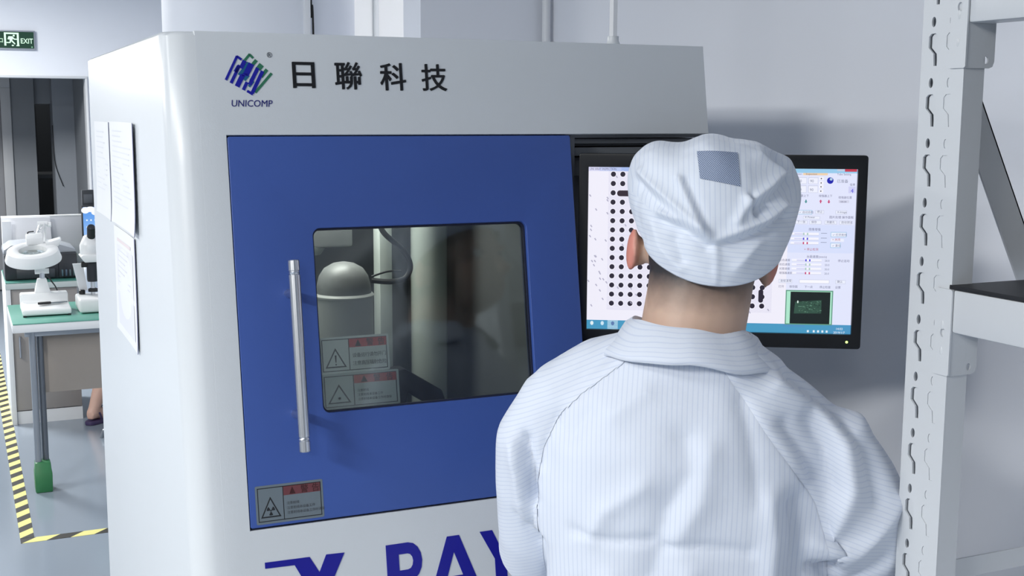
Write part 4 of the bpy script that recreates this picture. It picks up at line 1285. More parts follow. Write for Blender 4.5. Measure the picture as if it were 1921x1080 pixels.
# neck and body
bd.tube([(-0.006, -0.022, 1.33), (-0.005, -0.012, 1.39), (0.003, 0.000, 1.44), (0.010, 0.012, 1.50)], [0.074, 0.069, 0.069, 0.070], 24)
bd.tube([(0, 0, 1.36), (0, 0, 1.22), (0, 0, 1.05), (0, 0.01, 0.92), (0, 0.01, 0.84)], [0.075, 0.105, 0.10, 0.11, 0.10], 20)
for s_, sh, el, wr, tip in ((-1, (-0.17, 0.0, 1.285), (-0.225, 0.12, 1.035), (-0.125, 0.355, 1.080), (-0.095, 0.455, 1.072)), (1, (0.15, -0.005, 1.245), (0.238, 0.13, 1.02), (0.075, 0.355, 1.082), (0.02, 0.448, 1.072))):
    sh, el, wr, tip = map(Vector, (sh, el, wr, tip))
    bd.tube([(s_ * 0.05, 0, 1.30), sh, (sh + el) / 2, el, el.lerp(wr, 0.4), wr], [0.05, 0.044, 0.038, 0.033, 0.032, 0.022], 14)
    d_ = (tip - wr).normalized()
    side = Vector((0, 0, 1)).cross(d_).normalized()      # to the left of the hand
    up_ = d_.cross(side) * 1.0
    pc = wr + d_ * 0.045
    bd.tube([wr - d_ * 0.01, wr + d_ * 0.02, wr + d_ * 0.055, wr + d_ * 0.082], [0.021, 0.019, 0.018, 0.014], 12)
    for q, (off_, ln) in enumerate(((0.027, 0.062), (0.009, 0.072), (-0.009, 0.068), (-0.026, 0.052))):
        o_ = side * off_ * (1 if s_ > 0 else -1)
        b0 = wr + d_ * 0.045 + o_ * 0.8
        b1 = wr + d_ * 0.082 + o_
        b2 = b1 + d_ * ln * 0.45 + Vector((0, 0, -0.002))
        b3 = b1 + d_ * ln * 0.78 + Vector((0, 0, -0.010))
        b4 = b1 + d_ * ln * 0.92 + Vector((0, 0, -0.019))
        bd.tube([b0, b1, b2, b3, b4], [0.011, 0.0092, 0.0085, 0.0078, 0.0068], 10)
    th = side * (-1 if s_ < 0 else 1)
    bd.tube([wr + d_ * 0.02 + th * 0.014, wr + d_ * 0.045 + th * 0.034, wr + d_ * 0.072 + th * 0.042 + Vector((0, 0, -0.006)), wr + d_ * 0.088 + th * 0.040 + Vector((0, 0, -0.012))], [0.013, 0.011, 0.0095, 0.008], 10)
for s_ in (-1, 1):
    bd.tube([(s_ * 0.06, 0.01, 0.92), (s_ * 0.095, 0.012, 0.82), (s_ * 0.10, 0.015, 0.62), (s_ * 0.10, 0.012, 0.47), (s_ * 0.10, -0.01, 0.33), (s_ * 0.10, 0.0, 0.10), (s_ * 0.10, 0.0, 0.06)], [0.09, 0.085, 0.068, 0.052, 0.050, 0.034, 0.036], 16)
    bd.tube([(s_ * 0.10, -0.03, 0.045), (s_ * 0.10, 0.03, 0.045), (s_ * 0.105, 0.12, 0.032), (s_ * 0.107, 0.17, 0.026)], [0.032, 0.036, 0.028, 0.016], 12)
me = union(bd, 0.0048, 4, 'operator_body')
finish(me, True, 180)
link('body', me, skin_mat('operator_skin', (196, 166, 148), (48, 46, 50), 1.424, 1.476, 0.085, -0.064, 0.080), OP)
for s_ in (-1, 1):
    ey = MB().ell((HX_ + s_ * 0.032, HY_ + 0.079, 1.530), (0.012, 0.012, 0.009), 14, 10).build('eye', mat('eye_white', (230, 230, 228), 0.2), OP)
    MB().ell((HX_ + s_ * 0.032, HY_ + 0.0895, 1.530), (0.0055, 0.002, 0.0055), 12, 8).build('iris', mat('iris_brown', (52, 34, 24), 0.2), ey)


# ---- coat
def polyd(P, poly):
    """distance of points P (n,2) to a polyline"""
    best = np.full(len(P), 1e9)
    for a, b_ in zip(poly[:-1], poly[1:]):
        a, b_ = np.array(a), np.array(b_)
        d_ = b_ - a
        t_ = np.clip(((P - a) @ d_) / (d_ @ d_), 0, 1)
        best = np.minimum(best, np.linalg.norm(P - (a + t_[:, None] * d_), axis=1))
    return best


def noise_arr(co, sx_, sy_, sz_, seed):
    return np.array([noise.noise(Vector((x * sx_ + seed, y * sy_ - seed, z * sz_ + 2 * seed))) for x, y, z in co])


ct = MB()
tr_ = [(1.400, 0.066, 0.062, -0.008, -0.014), (1.378, 0.090, 0.080, -0.008, -0.014), (1.345, 0.128, 0.090, -0.010, -0.010), (1.305, 0.165, 0.107, -0.010, -0.010), (1.25, 0.182, 0.122, -0.010, -0.010),
       (1.17, 0.192, 0.129, -0.008, -0.006), (1.08, 0.192, 0.130, -0.004, -0.002), (0.98, 0.196, 0.130, 0.0, 0.0), (0.85, 0.205, 0.135, 0.0, 0.004), (0.70, 0.222, 0.148, 0.0, 0.006)]
rings = []
for z, a, b_, cx, cy in tr_:
    ring_ = []
    for k_ in range(40):
        an = 2 * PI * k_ / 40
        c, s_ = math.cos(an), math.sin(an)
        ring_.append((cx + a * math.copysign(abs(c) ** 0.85, c), cy + b_ * math.copysign(abs(s_) ** 0.85, s_), z))
    rings.append(ring_)
ct.loft(rings)
ct.tube([(-0.055, -0.006, 1.366), (-0.12, -0.004, 1.340), (-0.178, -0.002, 1.290)], [0.034, 0.042, 0.054], 20)
ct.tube([(0.045, -0.006, 1.360), (0.10, -0.006, 1.312), (0.165, -0.006, 1.240)], [0.034, 0.046, 0.062], 20)
ct.tube([(-0.150, 0.0, 1.300), (-0.185, 0.002, 1.285), (-0.207, 0.010, 1.232), (-0.212, 0.035, 1.16), (-0.216, 0.075, 1.09), (-0.222, 0.115, 1.04), (-0.210, 0.165, 1.03), (-0.165, 0.27, 1.058), (-0.127, 0.352, 1.078)],
        [0.046, 0.053, 0.060, 0.061, 0.060, 0.060, 0.057, 0.048, 0.040], 24)
ct.tube([(0.130, -0.006, 1.268), (0.177, -0.006, 1.246), (0.198, -0.004, 1.195), (0.222, 0.015, 1.12), (0.236, 0.070, 1.06), (0.244, 0.125, 1.025), (0.218, 0.18, 1.025), (0.14, 0.28, 1.06), (0.080, 0.352, 1.080)],
        [0.050, 0.062, 0.070, 0.072, 0.070, 0.066, 0.060, 0.049, 0.040], 24)
cm = union(ct, 0.0058, 14, 'coat')
nv_ = len(cm.vertices)
co = np.empty(nv_ * 3); cm.vertices.foreach_get('co', co); co = co.reshape(-1, 3)
no = np.empty(nv_ * 3); cm.vertex_normals.foreach_get('vector', no); no = no.reshape(-1, 3)
P2 = co[:, [0, 2]]
back = np.clip((0.03 - co[:, 1]) / 0.05, 0, 1)
disp = 0.0030 * noise_arr(co, 9, 9, 5, 1.3) + 0.0016 * noise_arr(co, 22, 22, 11, 4.1)
FOLDS = [  # (x, z) polylines on the back, height, width
    ([(0.10, 1.335), (0.150, 1.300), (0.192, 1.262), (0.203, 1.205), (0.188, 1.160), (0.170, 1.115)], 0.0080, 0.013),
    ([(0.125, 1.345), (0.180, 1.305), (0.222, 1.255), (0.236, 1.19)], -0.007, 0.014),
    ([(0.115, 1.295), (0.140, 1.262), (0.158, 1.225)], -0.006, 0.010),
    ([(0.140, 1.300), (0.166, 1.262), (0.176, 1.215)], -0.006, 0.009),
    ([(0.135, 1.190), (0.142, 1.150), (0.140, 1.08)], -0.012, 0.017),
    ([(0.098, 1.20), (0.104, 1.15), (0.10, 1.06)], 0.006, 0.016),
    ([(0.160, 1.135), (0.178, 1.115), (0.200, 1.125)], 0.009, 0.012),
    ([(0.165, 1.105), (0.182, 1.095)], -0.012, 0.010),
    ([(0.200, 1.105), (0.238, 1.150), (0.262, 1.185)], 0.006, 0.013),
    ([(0.215, 1.08), (0.25, 1.11)], -0.005, 0.010),
    ([(-0.008, 1.275), (0.000, 1.235), (-0.030, 1.185), (-0.045, 1.10)], -0.0045, 0.020),
    ([(0.02, 1.26), (0.012, 1.20), (-0.018, 1.15)], 0.004, 0.018),
    ([(-0.06, 1.215), (-0.11, 1.175), (-0.125, 1.14)], 0.0035, 0.014),
    ([(-0.160, 1.265), (-0.135, 1.30)], -0.004, 0.012),
    ([(-0.05, 1.145), (-0.10, 1.138), (-0.15, 1.142)], -0.0028, 0.007),
    ([(0.075, 1.135), (0.02, 1.142), (-0.03, 1.137)], -0.0028, 0.007),
    ([(-0.100, 1.30), (-0.06, 1.33)], 0.003, 0.014),
    ([(-0.222, 1.245), (-0.213, 1.205), (-0.206, 1.165)], -0.010, 0.009),
    ([(-0.235, 1.235), (-0.229, 1.19), (-0.226, 1.13)], 0.006, 0.010),
    ([(-0.198, 1.20), (-0.198, 1.12)], 0.006, 0.010),
    ([(-0.232, 1.13), (-0.210, 1.09)], -0.005, 0.010),
    ([(0.06, 1.325), (0.075, 1.27), (0.085, 1.20)], -0.003, 0.012),
    ([(0.0, 1.10), (0.02, 1.02)], 0.004, 0.02), ([(-0.1, 1.08), (-0.08, 0.98)], 0.004, 0.02), ([(0.09, 1.0), (0.11, 0.86)], 0.005, 0.02), ([(-0.14, 0.96), (-0.15, 0.8)], 0.005, 0.02), ([(0.0, 0.95), (-0.01, 0.78)], 0.005, 0.02),
]
for poly, amp, w_ in FOLDS:
    disp += back * 2.0 * amp * np.exp(-np.abs(polyd(P2, poly) / w_) ** 1.5)
co = co + no * disp[:, None]


def lerp_seam(tab, z):
    zz_ = np.array([t_[1] for t_ in tab])[::-1]
    xx_ = np.array([t_[0] for t_ in tab])[::-1]
    return np.interp(z, zz_, xx_)


SL = [(-0.072, 1.380), (-0.105, 1.350), (-0.140, 1.322), (-0.174, 1.288), (-0.196, 1.240), (-0.208, 1.188), (-0.205, 1.12), (-0.203, 0.70)]
SR = [(0.028, 1.372), (0.062, 1.325), (0.093, 1.281), (0.132, 1.230), (0.158, 1.187), (0.176, 1.127), (0.185, 1.05), (0.190, 0.70)]
faces = [tuple(p.vertices) for p in cm.polygons]
sl = lerp_seam(SL, co[:, 2]); sr = lerp_seam(SR, co[:, 2])
fwd_ = co[:, 1] > 0.150
inL = ((co[:, 0] < sl) & (co[:, 2] > 0.93)) | (fwd_ & (co[:, 0] < -0.02))
inR = ((co[:, 0] > sr) & (co[:, 2] > 0.93)) | (fwd_ & (co[:, 0] >= -0.02) & (co[:, 2] > 0.93))


def submesh(name, keep_faces, verts, stripe, material, parent):
    idx = {}
    vs_, fs_, st = [], [], []
    for f in keep_faces:
        nf = []
        for i in f:
            if i not in idx:
                idx[i] = len(vs_)
                vs_.append(tuple(verts[i])); st.append(float(stripe[i]))
            nf.append(idx[i])
        fs_.append(tuple(nf))
    m_ = bpy.data.meshes.new(name)
    m_.from_pydata(vs_, [], fs_)
    a = m_.attributes.new('stripe', 'FLOAT', 'POINT')
    a.data.foreach_set('value', st)
    finish(m_, True, 180)
    return link(name, m_, material, parent)


from mathutils.bvhtree import BVHTree
coat_bvh = BVHTree.FromPolygons([Vector(p) for p in co], faces)
# torso: everything that is not well inside a sleeve
deepL = (co[:, 0] < sl - 0.012) & inL | (fwd_ & inL)
deepR = (co[:, 0] > sr + 0.012) & inR | (fwd_ & inR)
tf = [f for f in faces if not (all(deepL[list(f)]) or all(deepR[list(f)]))]
st_t = co[:, 0] * (1 + 0.25 * np.clip(1.2 - co[:, 2], 0, 1)) + 0.0009 * np.sin(co[:, 2] * 30)
coat = submesh('coat', tf, co, st_t, m_coat, OP)
for nm, ins, seam, sg_, kz in (('L', inL, sl, -1, -0.45), ('R', inR, sr, 1, 0.32)):
    vv = co.copy()
    sf = [f for f in faces if any(ins[list(f)])]
    near = (~ins) & (~fwd_)
    # keep the largest connected piece
    par = {}

    def root_(i):
        while par.setdefault(i, i) != i:
            par[i] = par[par[i]]
            i = par[i]
        return i
    for f in sf:
        r0 = root_(f[0])
        for i in f[1:]: par[root_(i)] = r0
    cnt = {}
    for f in sf: cnt[root_(f[0])] = cnt.get(root_(f[0]), 0) + 1
    big = max(cnt, key=cnt.get)
    sf = [f for f in sf if root_(f[0]) == big]
    used = set(i for f in sf for i in f)
    for i in np.nonzero(near)[0]:
        if i not in used: continue
        vv[i, 0] = seam[i]
        hit = coat_bvh.find_nearest(Vector(vv[i]))
        if hit[0] is not None: vv[i] = hit[0]
    dist = np.abs(vv[:, 0] - seam)
    dist[fwd_] = 1
    lift = 0.0006 + 0.0028 * np.clip(dist / 0.006, 0, 1)
    vv += no * lift[:, None]
    submesh('sleeve', sf, vv, vv[:, 2] + kz * vv[:, 0], m_coat, coat)
# folded collar
NA, NB = 64, 7
vs_, fs_, st = [], [], []
prof_c = [(0.0, 0.0, 0.026), (0.0006, 0.005, 0.0), (0.003, 0.0065, -0.002), (0.012, 0.000, 0.0), (0.024, -0.011, 0.0), (0.037, -0.0235, 0.0), (0.0395, -0.031, 0.0)]
for i in range(NA + 1):
    # angle runs from the front opening round the back
    an = math.radians(-90 + 180 + 24 + (360 - 48) * i / NA)
    c, s_ = math.cos(an), math.sin(an)
    bk = 0.5 - 0.5 * s_
    for j, (ro, zo, zi) in enumerate(prof_c):
        rx_, ry_ = 0.0745 + ro * 1.05, 0.072 + ro * 1.05
        top = 1.386 + 0.016 * bk - 0.0085 * c + 0.0012 * math.sin(an * 7)
        if j == 0: vs_.append((-0.006 + (rx_ + 0.0) * c, -0.010 + ry_ * s_, top - 0.028))
        else: vs_.append((-0.006 + rx_ * c, -0.010 + ry_ * s_, top + zo + 0.0012 * math.sin(an * 9 + 1) * j / 6 - (0.010 * abs(c) if j > 3 else 0)))
        st.append(top + zo - ro * 0.3)
for i in range(NA):
    for j in range(NB - 1):
        a = i * NB + j
        fs_.append((a, a + 1, a + NB + 1, a + NB))
m_ = bpy.data.meshes.new('collar')
m_.from_pydata(vs_, [], fs_)
a = m_.attributes.new('stripe', 'FLOAT', 'POINT'); a.data.foreach_set('value', st)
finish(m_, True, 60)
cl = link('collar', m_, m_coat, coat)
so = cl.modifiers.new('thickness', 'SOLIDIFY'); so.thickness = 0.0018; so.offset = 1

# trousers and shoes
tw = MB()
tw.tube([(0, 0.008, 0.96), (0, 0.008, 0.88), (0, 0.01, 0.80)], [0.13, 0.135, 0.12], 20)
for s_ in (-1, 1):
    tw.tube([(s_ * 0.06, 0.01, 0.88), (s_ * 0.095, 0.012, 0.80), (s_ * 0.10, 0.013, 0.60), (s_ * 0.10, 0.010, 0.45), (s_ * 0.10, -0.004, 0.28), (s_ * 0.10, 0.0, 0.085)], [0.095, 0.098, 0.082, 0.070, 0.066, 0.060], 18)
mt_ = union(tw, 0.01, 6, 'trousers'); finish(mt_, True, 180)
link('trousers', mt_, mat('trouser_blue_grey', (70, 78, 96), 0.8, var=0.08, vscale=20), OP)
for s_ in (-1, 1):
    sh_ = MB()
    sh_.loft([[(s_ * (0.10 + 0.05 * max(0, y)) + hw * math.cos(2 * PI * k_ / 16), y, max(0.002, zc + hh * math.sin(2 * PI * k_ / 16))) for k_ in range(16)] for y, hw, zc, hh in ((-0.075, 0.02, 0.035, 0.03), (-0.06, 0.038, 0.042, 0.042), (0.0, 0.044, 0.048, 0.052), (0.06, 0.048, 0.040, 0.042), (0.13, 0.050, 0.030, 0.030), (0.185, 0.040, 0.024, 0.022), (0.205, 0.018, 0.020, 0.014))])
    sh_.build('shoe', mat('work_shoe_white', (214, 216, 218), 0.5), OP, angle=60)

# ---- cap
CX, CY = 0.0165, 0.022
NP, NT = 220, 100
tt_ = [0, 0.10, 0.25, 0.42, 0.58, 0.72, 0.85, 0.94, 1.0]
rr_ = [0.945, 1.000, 1.040, 1.055, 1.035, 0.945, 0.710, 0.390, 0.0]
hh_ = [0.0, 0.10, 0.27, 0.47, 0.66, 0.83, 0.945, 0.985, 1.0]


def smooth_interp(x, xs_, ys_):
    """Catmull-Rom style interpolation of a table"""
    i = min(max(int(np.searchsorted(xs_, x, 'right') - 1), 0), len(xs_) - 2)
    t_ = (x - xs_[i]) / (xs_[i + 1] - xs_[i])
    y0, y1 = ys_[i], ys_[i + 1]
    m0 = (ys_[i + 1] - ys_[max(i - 1, 0)]) / (xs_[i + 1] - xs_[max(i - 1, 0)]) * (xs_[i + 1] - xs_[i])
    i2 = min(i + 2, len(xs_) - 1)
    m1 = (ys_[i2] - ys_[i]) / (xs_[i2] - xs_[i]) * (xs_[i + 1] - xs_[i])
    return (2 * t_ ** 3 - 3 * t_ ** 2 + 1) * y0 + (t_ ** 3 - 2 * t_ ** 2 + t_) * m0 + (-2 * t_ ** 3 + 3 * t_ ** 2) * y1 + (t_ ** 3 - t_ ** 2) * m1


CAPF = [([(-0.046, 1.556), (-0.015, 1.546), (0.010, 1.530), (0.020, 1.523), (0.050, 1.534), (0.082, 1.548), (0.105, 1.565)], 0.0065, 0.0075),
        ([(-0.048, 1.548), (-0.015, 1.537), (0.012, 1.519), (0.05, 1.524), (0.086, 1.537), (0.11, 1.552)], -0.0065, 0.0075),
        ([(-0.075, 1.605), (-0.045, 1.580), (-0.010, 1.552), (0.008, 1.535)], 0.0040, 0.0065),
        ([(-0.080, 1.594), (-0.05, 1.569), (-0.02, 1.546)], -0.0035, 0.007),
        ([(-0.025, 1.600), (-0.012, 1.573), (0.006, 1.540)], 0.0038, 0.005),
        ([(-0.016, 1.598), (-0.003, 1.572), (0.012, 1.540)], -0.0032, 0.005),
        ([(0.105, 1.606), (0.080, 1.585), (0.060, 1.572), (0.048, 1.548)], 0.0048, 0.0065),
        ([(0.112, 1.596), (0.088, 1.576), (0.070, 1.560)], -0.0042, 0.007),
        ([(0.058, 1.578), (0.066, 1.556)], 0.004, 0.004),
        ([(0.064, 1.58), (0.073, 1.558)], -0.0035, 0.004),
        ([(-0.078, 1.585), (-0.085, 1.555), (-0.072, 1.52)], -0.003, 0.010),
        ([(-0.055, 1.54), (-0.045, 1.51), (-0.02, 1.485)], 0.003, 0.008),
        ([(-0.03, 1.525), (-0.02, 1.50)], -0.0035, 0.008),
        ([(0.095, 1.63), (0.115, 1.605)], -0.004, 0.006),
        ([(0.075, 1.63), (0.098, 1.612)], 0.003, 0.006),
        ([(0.024, 1.52), (0.024, 1.47)], 0.0016, 0.004),
        ([(0.075, 1.52), (0.05, 1.49)], 0.0025, 0.008)]


def cap_point(phi, t_, lift=0.0):
    c, s_ = math.cos(phi), math.sin(phi)
    r_ = smooth_interp(t_, tt_, rr_)
    h_ = smooth_interp(t_, tt_, hh_)
    ax_, ay_ = 0.104, 0.114
    zr = 1.522 + 0.056 * s_ - 0.010 * c + 0.004 * c * c
    zt_ = 1.645
    x = CX + ax_ * r_ * c
    y = CY + ay_ * r_ * s_
    z = zr + (zt_ - zr) * h_
    hi = max(0, min(1, (t_ - 0.35) / 0.4))
    # slouching puffs of the crown
    z += hi * (0.006 * math.exp(-((x + 0.064) / 0.020) ** 2) - 0.002 * math.exp(-((x + 0.026) / 0.014) ** 2) + 0.009 * math.exp(-((x - 0.012) / 0.026) ** 2) + 0.003 * math.exp(-((x - 0.06) / 0.03) ** 2) - 0.004 * math.exp(-((x - 0.10) / 0.02) ** 2))
    x += 0.007 * math.exp(-((t_ - 0.45) / 0.25) ** 2) * (1 if c > 0 else 0.2) * c
    n_ = Vector((c * 0.9, s_ * 0.9, 0.25 + 1.4 * max(0, t_ - 0.6))).normalized()
    d_ = 0.0022 * noise.noise(Vector((x * 26, y * 26, z * 20))) + 0.0012 * noise.noise(Vector((x * 60 + 5, y * 60, z * 45)))
    return Vector((x, y, z)), n_, d_ + lift


vs_, st, nrm = [], [], []
base_, nn_, dd_ = [], [], []
for j in range(NT + 1):
    for i in range(NP):
        p, n_, d_ = cap_point(2 * PI * i / NP, min(0.999, j / NT))
        base_.append(p); nn_.append(n_); dd_.append(d_)
B_ = np.array([tuple(p) for p in base_]); N2 = np.array([tuple(p) for p in nn_]); D_ = np.array(dd_)
bk_ = np.clip((0.03 - B_[:, 1]) / 0.03, 0, 1)
for poly, amp, w_ in CAPF: D_ = D_ + bk_ * 1.9 * amp * np.exp(-np.abs(polyd(B_[:, [0, 2]], poly) / w_) ** 1.4)
capco = B_ + N2 * D_[:, None]
crease = np.interp(B_[:, 0], [-0.10, -0.048, -0.015, 0.015, 0.05, 0.084, 0.12], [1.585, 1.551, 1.540, 1.522, 1.529, 1.542, 1.57])
st = np.where((B_[:, 2] < crease), B_[:, 2] + 0.15 * B_[:, 0], B_[:, 0] + 0.04 * (B_[:, 2] - 1.6))
fs_ = [(j * NP + i, j * NP + (i + 1) % NP, (j + 1) * NP + (i + 1) % NP, (j + 1) * NP + i) for j in range(NT) for i in range(NP)]
# rolled-in hem
hem = capco[:NP].copy(); hem[:, 0] = CX + (hem[:, 0] - CX) * 0.975; hem[:, 1] = CY + (hem[:, 1] - CY) * 0.975; hem[:, 2] += 0.010
allv = np.vstack([capco, hem])
o0 = len(capco)
fs_ += [(o0 + i, o0 + (i + 1) % NP, (i + 1) % NP, i) for i in range(NP)]
fs_.append(tuple(NT * NP + i for i in range(NP)))
m_ = bpy.data.meshes.new('cap')
m_.from_pydata([tuple(p) for p in allv], [], fs_)
a = m_.attributes.new('stripe', 'FLOAT', 'POINT'); a.data.foreach_set('value', list(st) + list(st[:NP]))
bm = bmesh.new(); bm.from_mesh(m_); bmesh.ops.recalc_face_normals(bm, faces=bm.faces); bm.to_mesh(m_); bm.free()
finish(m_, True, 180)
cap = link('cap', m_, m_capc, OP)
cap['label'] = 'white striped cleanroom cap'
# mesh vent patch sewn on the crown: project a small grid onto the cap
from mathutils.bvhtree import BVHTree
bvh = BVHTree.FromPolygons([Vector(p) for p in allv], fs_)
vs_, fs_ = [], []
NG = 24
Q = [(-0.004, 1.6335), (0.0465, 1.6325), (0.0505, 1.588), (0.001, 1.597)]
for j in range(NG + 1):
    for i in range(NG + 1):
        u, v = i / NG, j / NG
        x = (1 - v) * ((1 - u) * Q[0][0] + u * Q[1][0]) + v * ((1 - u) * Q[3][0] + u * Q[2][0])
        z = (1 - v) * ((1 - u) * Q[0][1] + u * Q[1][1]) + v * ((1 - u) * Q[3][1] + u * Q[2][1])
        # follow the direction the seam lies in (looking forward and a little down)
        dvec = Vector((0, 1, -0.15)).normalized()
        hit = bvh.ray_cast(Vector((x, -0.3, z + 0.0345)), dvec)
        p = hit[0] if hit[0] is not None else Vector((x, 0, z))
        vs_.append(tuple(p - dvec * 0.0012 + Vector((0, 0, 0.0006))))
fs_ = [(j * (NG + 1) + i, j * (NG + 1) + i + 1, (j + 1) * (NG + 1) + i + 1, (j + 1) * (NG + 1) + i) for j in range(NG) for i in range(NG)]
m_ = bpy.data.meshes.new('vent_patch')
m_.from_pydata(vs_, [], fs_)
finish(m_, True, 180)
mv = bpy.data.materials.new('vent_mesh')
mv.use_nodes = True
nt = mv.node_tree
b = nt.nodes['Principled BSDF']
b.inputs['Roughness'].default_value = 0.7
tc = nt.nodes.new('ShaderNodeTexCoord')
mp = nt.nodes.new('ShaderNodeMapping'); mp.inputs['Rotation'].default_value = (0, math.radians(40), 0)
nt.links.new(tc.outputs['Object'], mp.inputs[0])
vo = nt.nodes.new('ShaderNodeTexVoronoi'); vo.inputs['Scale'].default_value = 520; vo.inputs['Randomness'].default_value = 0.05
sxyz = nt.nodes.new('ShaderNodeSeparateXYZ'); nt.links.new(mp.outputs[0], sxyz.inputs[0])
cxyz = nt.nodes.new('ShaderNodeCombineXYZ'); nt.links.new(sxyz.outputs['X'], cxyz.inputs['X']); nt.links.new(sxyz.outputs['Z'], cxyz.inputs['Y'])
vo.voronoi_dimensions = '2D'
nt.links.new(cxyz.outputs[0], vo.inputs['Vector'])
mr = nt.nodes.new('ShaderNodeMapRange'); mr.inputs['From Min'].default_value = 0.30; mr.inputs['From Max'].default_value = 0.50
nt.links.new(vo.outputs['Distance'], mr.inputs['Value'])
mx = nt.nodes.new('ShaderNodeMix'); mx.data_type = 'RGBA'
mx.inputs[6].default_value = (*lin((88, 100, 132)), 1); mx.inputs[7].default_value = (*lin((176, 190, 212)), 1)
nt.links.new(mr.outputs[0], mx.inputs[0]); nt.links.new(mx.outputs[2], b.inputs['Base Color'])
vp = link('vent_patch', m_, mv, cap)
vp['label'] = 'grey mesh vent patch'

# ------------------------------------------------------------------ second person, seated behind the machine: only one foot shows in the photo
P2_ = thing('person', 'bare ankle and purple sandal of a person seated behind the machine by the grey desk', 'person', (0.52, 4.62, 0), math.radians(-6), world=False)
sd = MB()
sd.ell((0, 0.03, 1.20), (0.075, 0.095, 0.11), 20, 14)
sd.ell((0, 0.075, 1.14), (0.052, 0.06, 0.055), 16, 10)
sd.ell((0, 0.125, 1.185), (0.012, 0.016, 0.02), 10, 8)
for s_ in (-1, 1): sd.ell((s_ * 0.078, 0.03, 1.19), (0.012, 0.02, 0.03), 10, 8)
sd.tube([(0, -0.01, 0.98), (0, 0.0, 1.06), (0, 0.015, 1.14)], [0.07, 0.055, 0.055], 16)
sd.tube([(0, -0.02, 1.0), (0, -0.04, 0.85), (0, -0.05, 0.65), (0, -0.05, 0.52)], [0.10, 0.12, 0.12, 0.13], 18)
for s_ in (-1, 1):
    sd.tube([(s_ * 0.08, 0, 0.99), (s_ * 0.18, 0, 0.95), (s_ * 0.21, 0.06, 0.78), (s_ * 0.17, 0.28, 0.80)], [0.05, 0.05, 0.042, 0.026], 12)
    sd.tube([(s_ * 0.17, 0.27, 0.80), (s_ * 0.16, 0.36, 0.805)], [0.024, 0.018], 10)
    for q in range(4): sd.tube([(s_ * 0.16 + (q - 1.5) * 0.018, 0.35, 0.805), (s_ * 0.16 + (q - 1.5) * 0.02, 0.40, 0.802), (s_ * 0.16 + (q - 1.5) * 0.02, 0.43, 0.795)], [0.010, 0.009, 0.008], 8)
    sd.tube([(s_ * 0.15 - 0.03 * s_, 0.32, 0.80), (s_ * 0.15 - 0.05 * s_, 0.37, 0.797)], [0.012, 0.009], 8)
# near leg folded back so the heel shows left of the machine; the other foot forward
sd.tube([(-0.09, -0.05, 0.50), (-0.14, 0.30, 0.50), (-0.145, 0.35, 0.42), (-0.195, 0.34, 0.20), (-0.24, 0.315, 0.075), (-0.245, 0.31, 0.06)], [0.085, 0.062, 0.055, 0.044, 0.030, 0.034], 16)
sd.tube([(-0.262, 0.285, 0.052), (-0.235, 0.32, 0.055), (-0.19, 0.375, 0.045), (-0.145, 0.43, 0.036)], [0.026, 0.031, 0.032, 0.024], 12)
sd.tube([(0.09, -0.05, 0.50), (0.12, 0.34, 0.50), (0.12, 0.38, 0.42), (0.12, 0.38, 0.20), (0.12, 0.37, 0.07)], [0.085, 0.062, 0.055, 0.042, 0.032], 16)
sd.tube([(0.12, 0.35, 0.05), (0.12, 0.42, 0.045), (0.12, 0.52, 0.035)], [0.032, 0.034, 0.024], 12)
me = union(sd, 0.008, 5, 'seated_body'); finish(me, True, 180)
link('body', me, skin_mat('seated_skin', (214, 176, 160), (40, 38, 42), 1.19, 1.21, 0.07), P2_)
cb = MB()
cb.tube([(0, -0.012, 1.04), (0, -0.02, 0.98), (0, -0.04, 0.85), (0, -0.05, 0.65), (0, -0.05, 0.50)], [0.07, 0.13, 0.15, 0.155, 0.17], 20)
for s_ in (-1, 1): cb.tube([(s_ * 0.08, 0, 0.99), (s_ * 0.18, 0, 0.955), (s_ * 0.215, 0.06, 0.78), (s_ * 0.175, 0.26, 0.80)], [0.06, 0.065, 0.058, 0.042], 14)
mm_ = union(cb, 0.012, 6, 'coat'); finish(mm_, True, 180)
link('coat', mm_, mat('plain_coat_cloth', (222, 230, 243), 0.8), P2_)
cb = MB()
cb.tube([(0, -0.06, 0.56), (0, -0.03, 0.50)], [0.15, 0.14], 16)
cb.tube([(-0.09, -0.05, 0.50), (-0.14, 0.30, 0.50), (-0.150, 0.36, 0.42), (-0.180, 0.345, 0.28)], [0.10, 0.076, 0.070, 0.058], 16)
cb.tube([(0.09, -0.05, 0.50), (0.12, 0.34, 0.50), (0.12, 0.39, 0.42), (0.12, 0.38, 0.24)], [0.10, 0.076, 0.068, 0.056], 16)
mm_ = union(cb, 0.012, 6, 'trousers'); finish(mm_, True, 180)
link('trousers', mm_, mat('dark_trousers', (58, 60, 70), 0.8), P2_)
capb = MB()
capb.lathe([(0.082, 0.0), (0.098, 0.03), (0.100, 0.07), (0.075, 0.115), (0.03, 0.13), (0.004, 0.132)], (0, 0.025, 1.225), 28)
capb.build('cap', mat('plain_coat_cloth', (222, 230, 243)), P2_, angle=80)
m_sd = mat('purple_sandal', (66, 54, 92), 0.45)
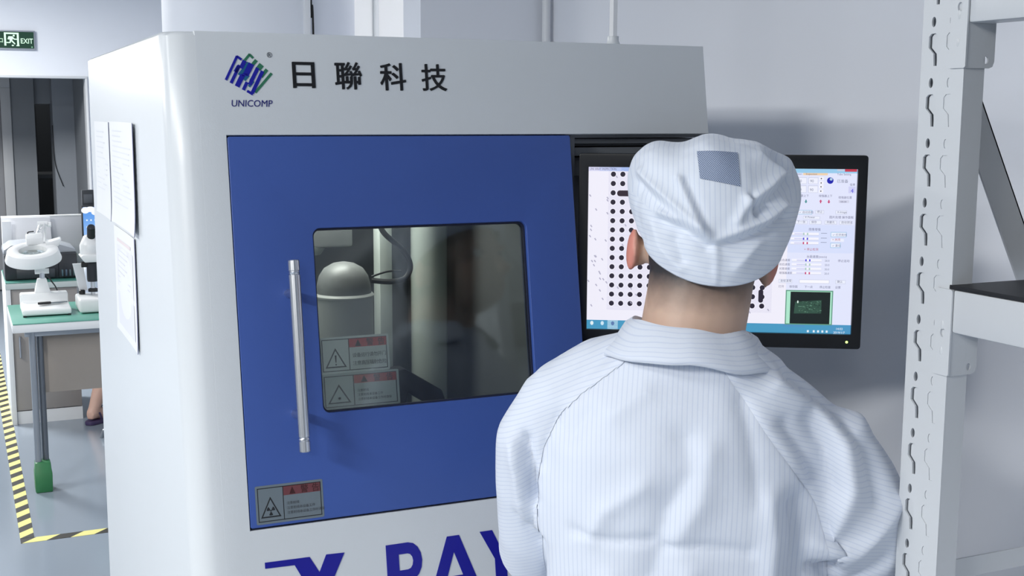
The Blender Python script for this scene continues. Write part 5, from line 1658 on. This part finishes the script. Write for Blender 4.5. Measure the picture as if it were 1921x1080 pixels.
for pts_ in ([(-0.275, 0.27), (-0.235, 0.32), (-0.19, 0.375), (-0.135, 0.445)], [(0.12, 0.31), (0.12, 0.38), (0.12, 0.45), (0.12, 0.55)]):
    sl_ = MB()
    A, B2 = Vector((*pts_[0], 0)), Vector((*pts_[-1], 0))
    d_ = (B2 - A).normalized(); s2 = Vector((-d_.y, d_.x, 0))
    outl = []
    LN = (B2 - A).length
    for k_ in range(28):
        an = 2 * PI * k_ / 28
        outl.append((LN / 2 + LN / 2 * math.cos(an), 0.043 * math.copysign(abs(math.sin(an)) ** 0.7, math.sin(an))))
    sl_.prism(outl, lambda p, q, t_: A + d_ * p + s2 * q + Vector((0, 0, t_)), 0.001, 0.022)
    sole = sl_.build('sandal', m_sd, P2_, 0.004)
    for fpos, hgt, wdt in ((0.62, 0.066, 0.03), (0.30, 0.060, 0.014)):
        st_ = MB()
        arc_ = [A + d_ * (LN * fpos) + s2 * 0.041 * math.cos(PI * k_ / 12) + Vector((0, 0, 0.018 + hgt * math.sin(PI * k_ / 12))) for k_ in range(13)]
        rr2 = [[p - d_ * wdt / 2, p + d_ * wdt / 2, p + d_ * wdt / 2 + Vector((0, 0, 0.004)), p - d_ * wdt / 2 + Vector((0, 0, 0.004))] for p in arc_]
        st_.loft(rr2)
        st_.build('strap', m_sd, sole)
ST = thing('round_stool', 'round work stool under the seated person behind the machine', 'stool', (0.52, 4.57, 0))
MB().lathe([(0.15, 0.0), (0.165, 0.008), (0.165, 0.035), (0.15, 0.045)], (0.52, 4.57, 0.365), 28).build('seat', mat('stool_blue', (52, 66, 104), 0.6), ST)
MB().tube([(0.52, 4.57, 0.06), (0.52, 4.57, 0.365)], 0.022, 14).build('post', m_tube, ST)
for k_ in range(5):
    an = 2 * PI * k_ / 5 + 0.3
    MB().tube([(0.52, 4.57, 0.075), (0.52 + 0.2 * math.cos(an), 4.57 + 0.2 * math.sin(an), 0.035), (0.52 + 0.21 * math.cos(an), 4.57 + 0.21 * math.sin(an), 0.001)], [0.016, 0.012, 0.012], 10).build('leg', m_tube, ST)
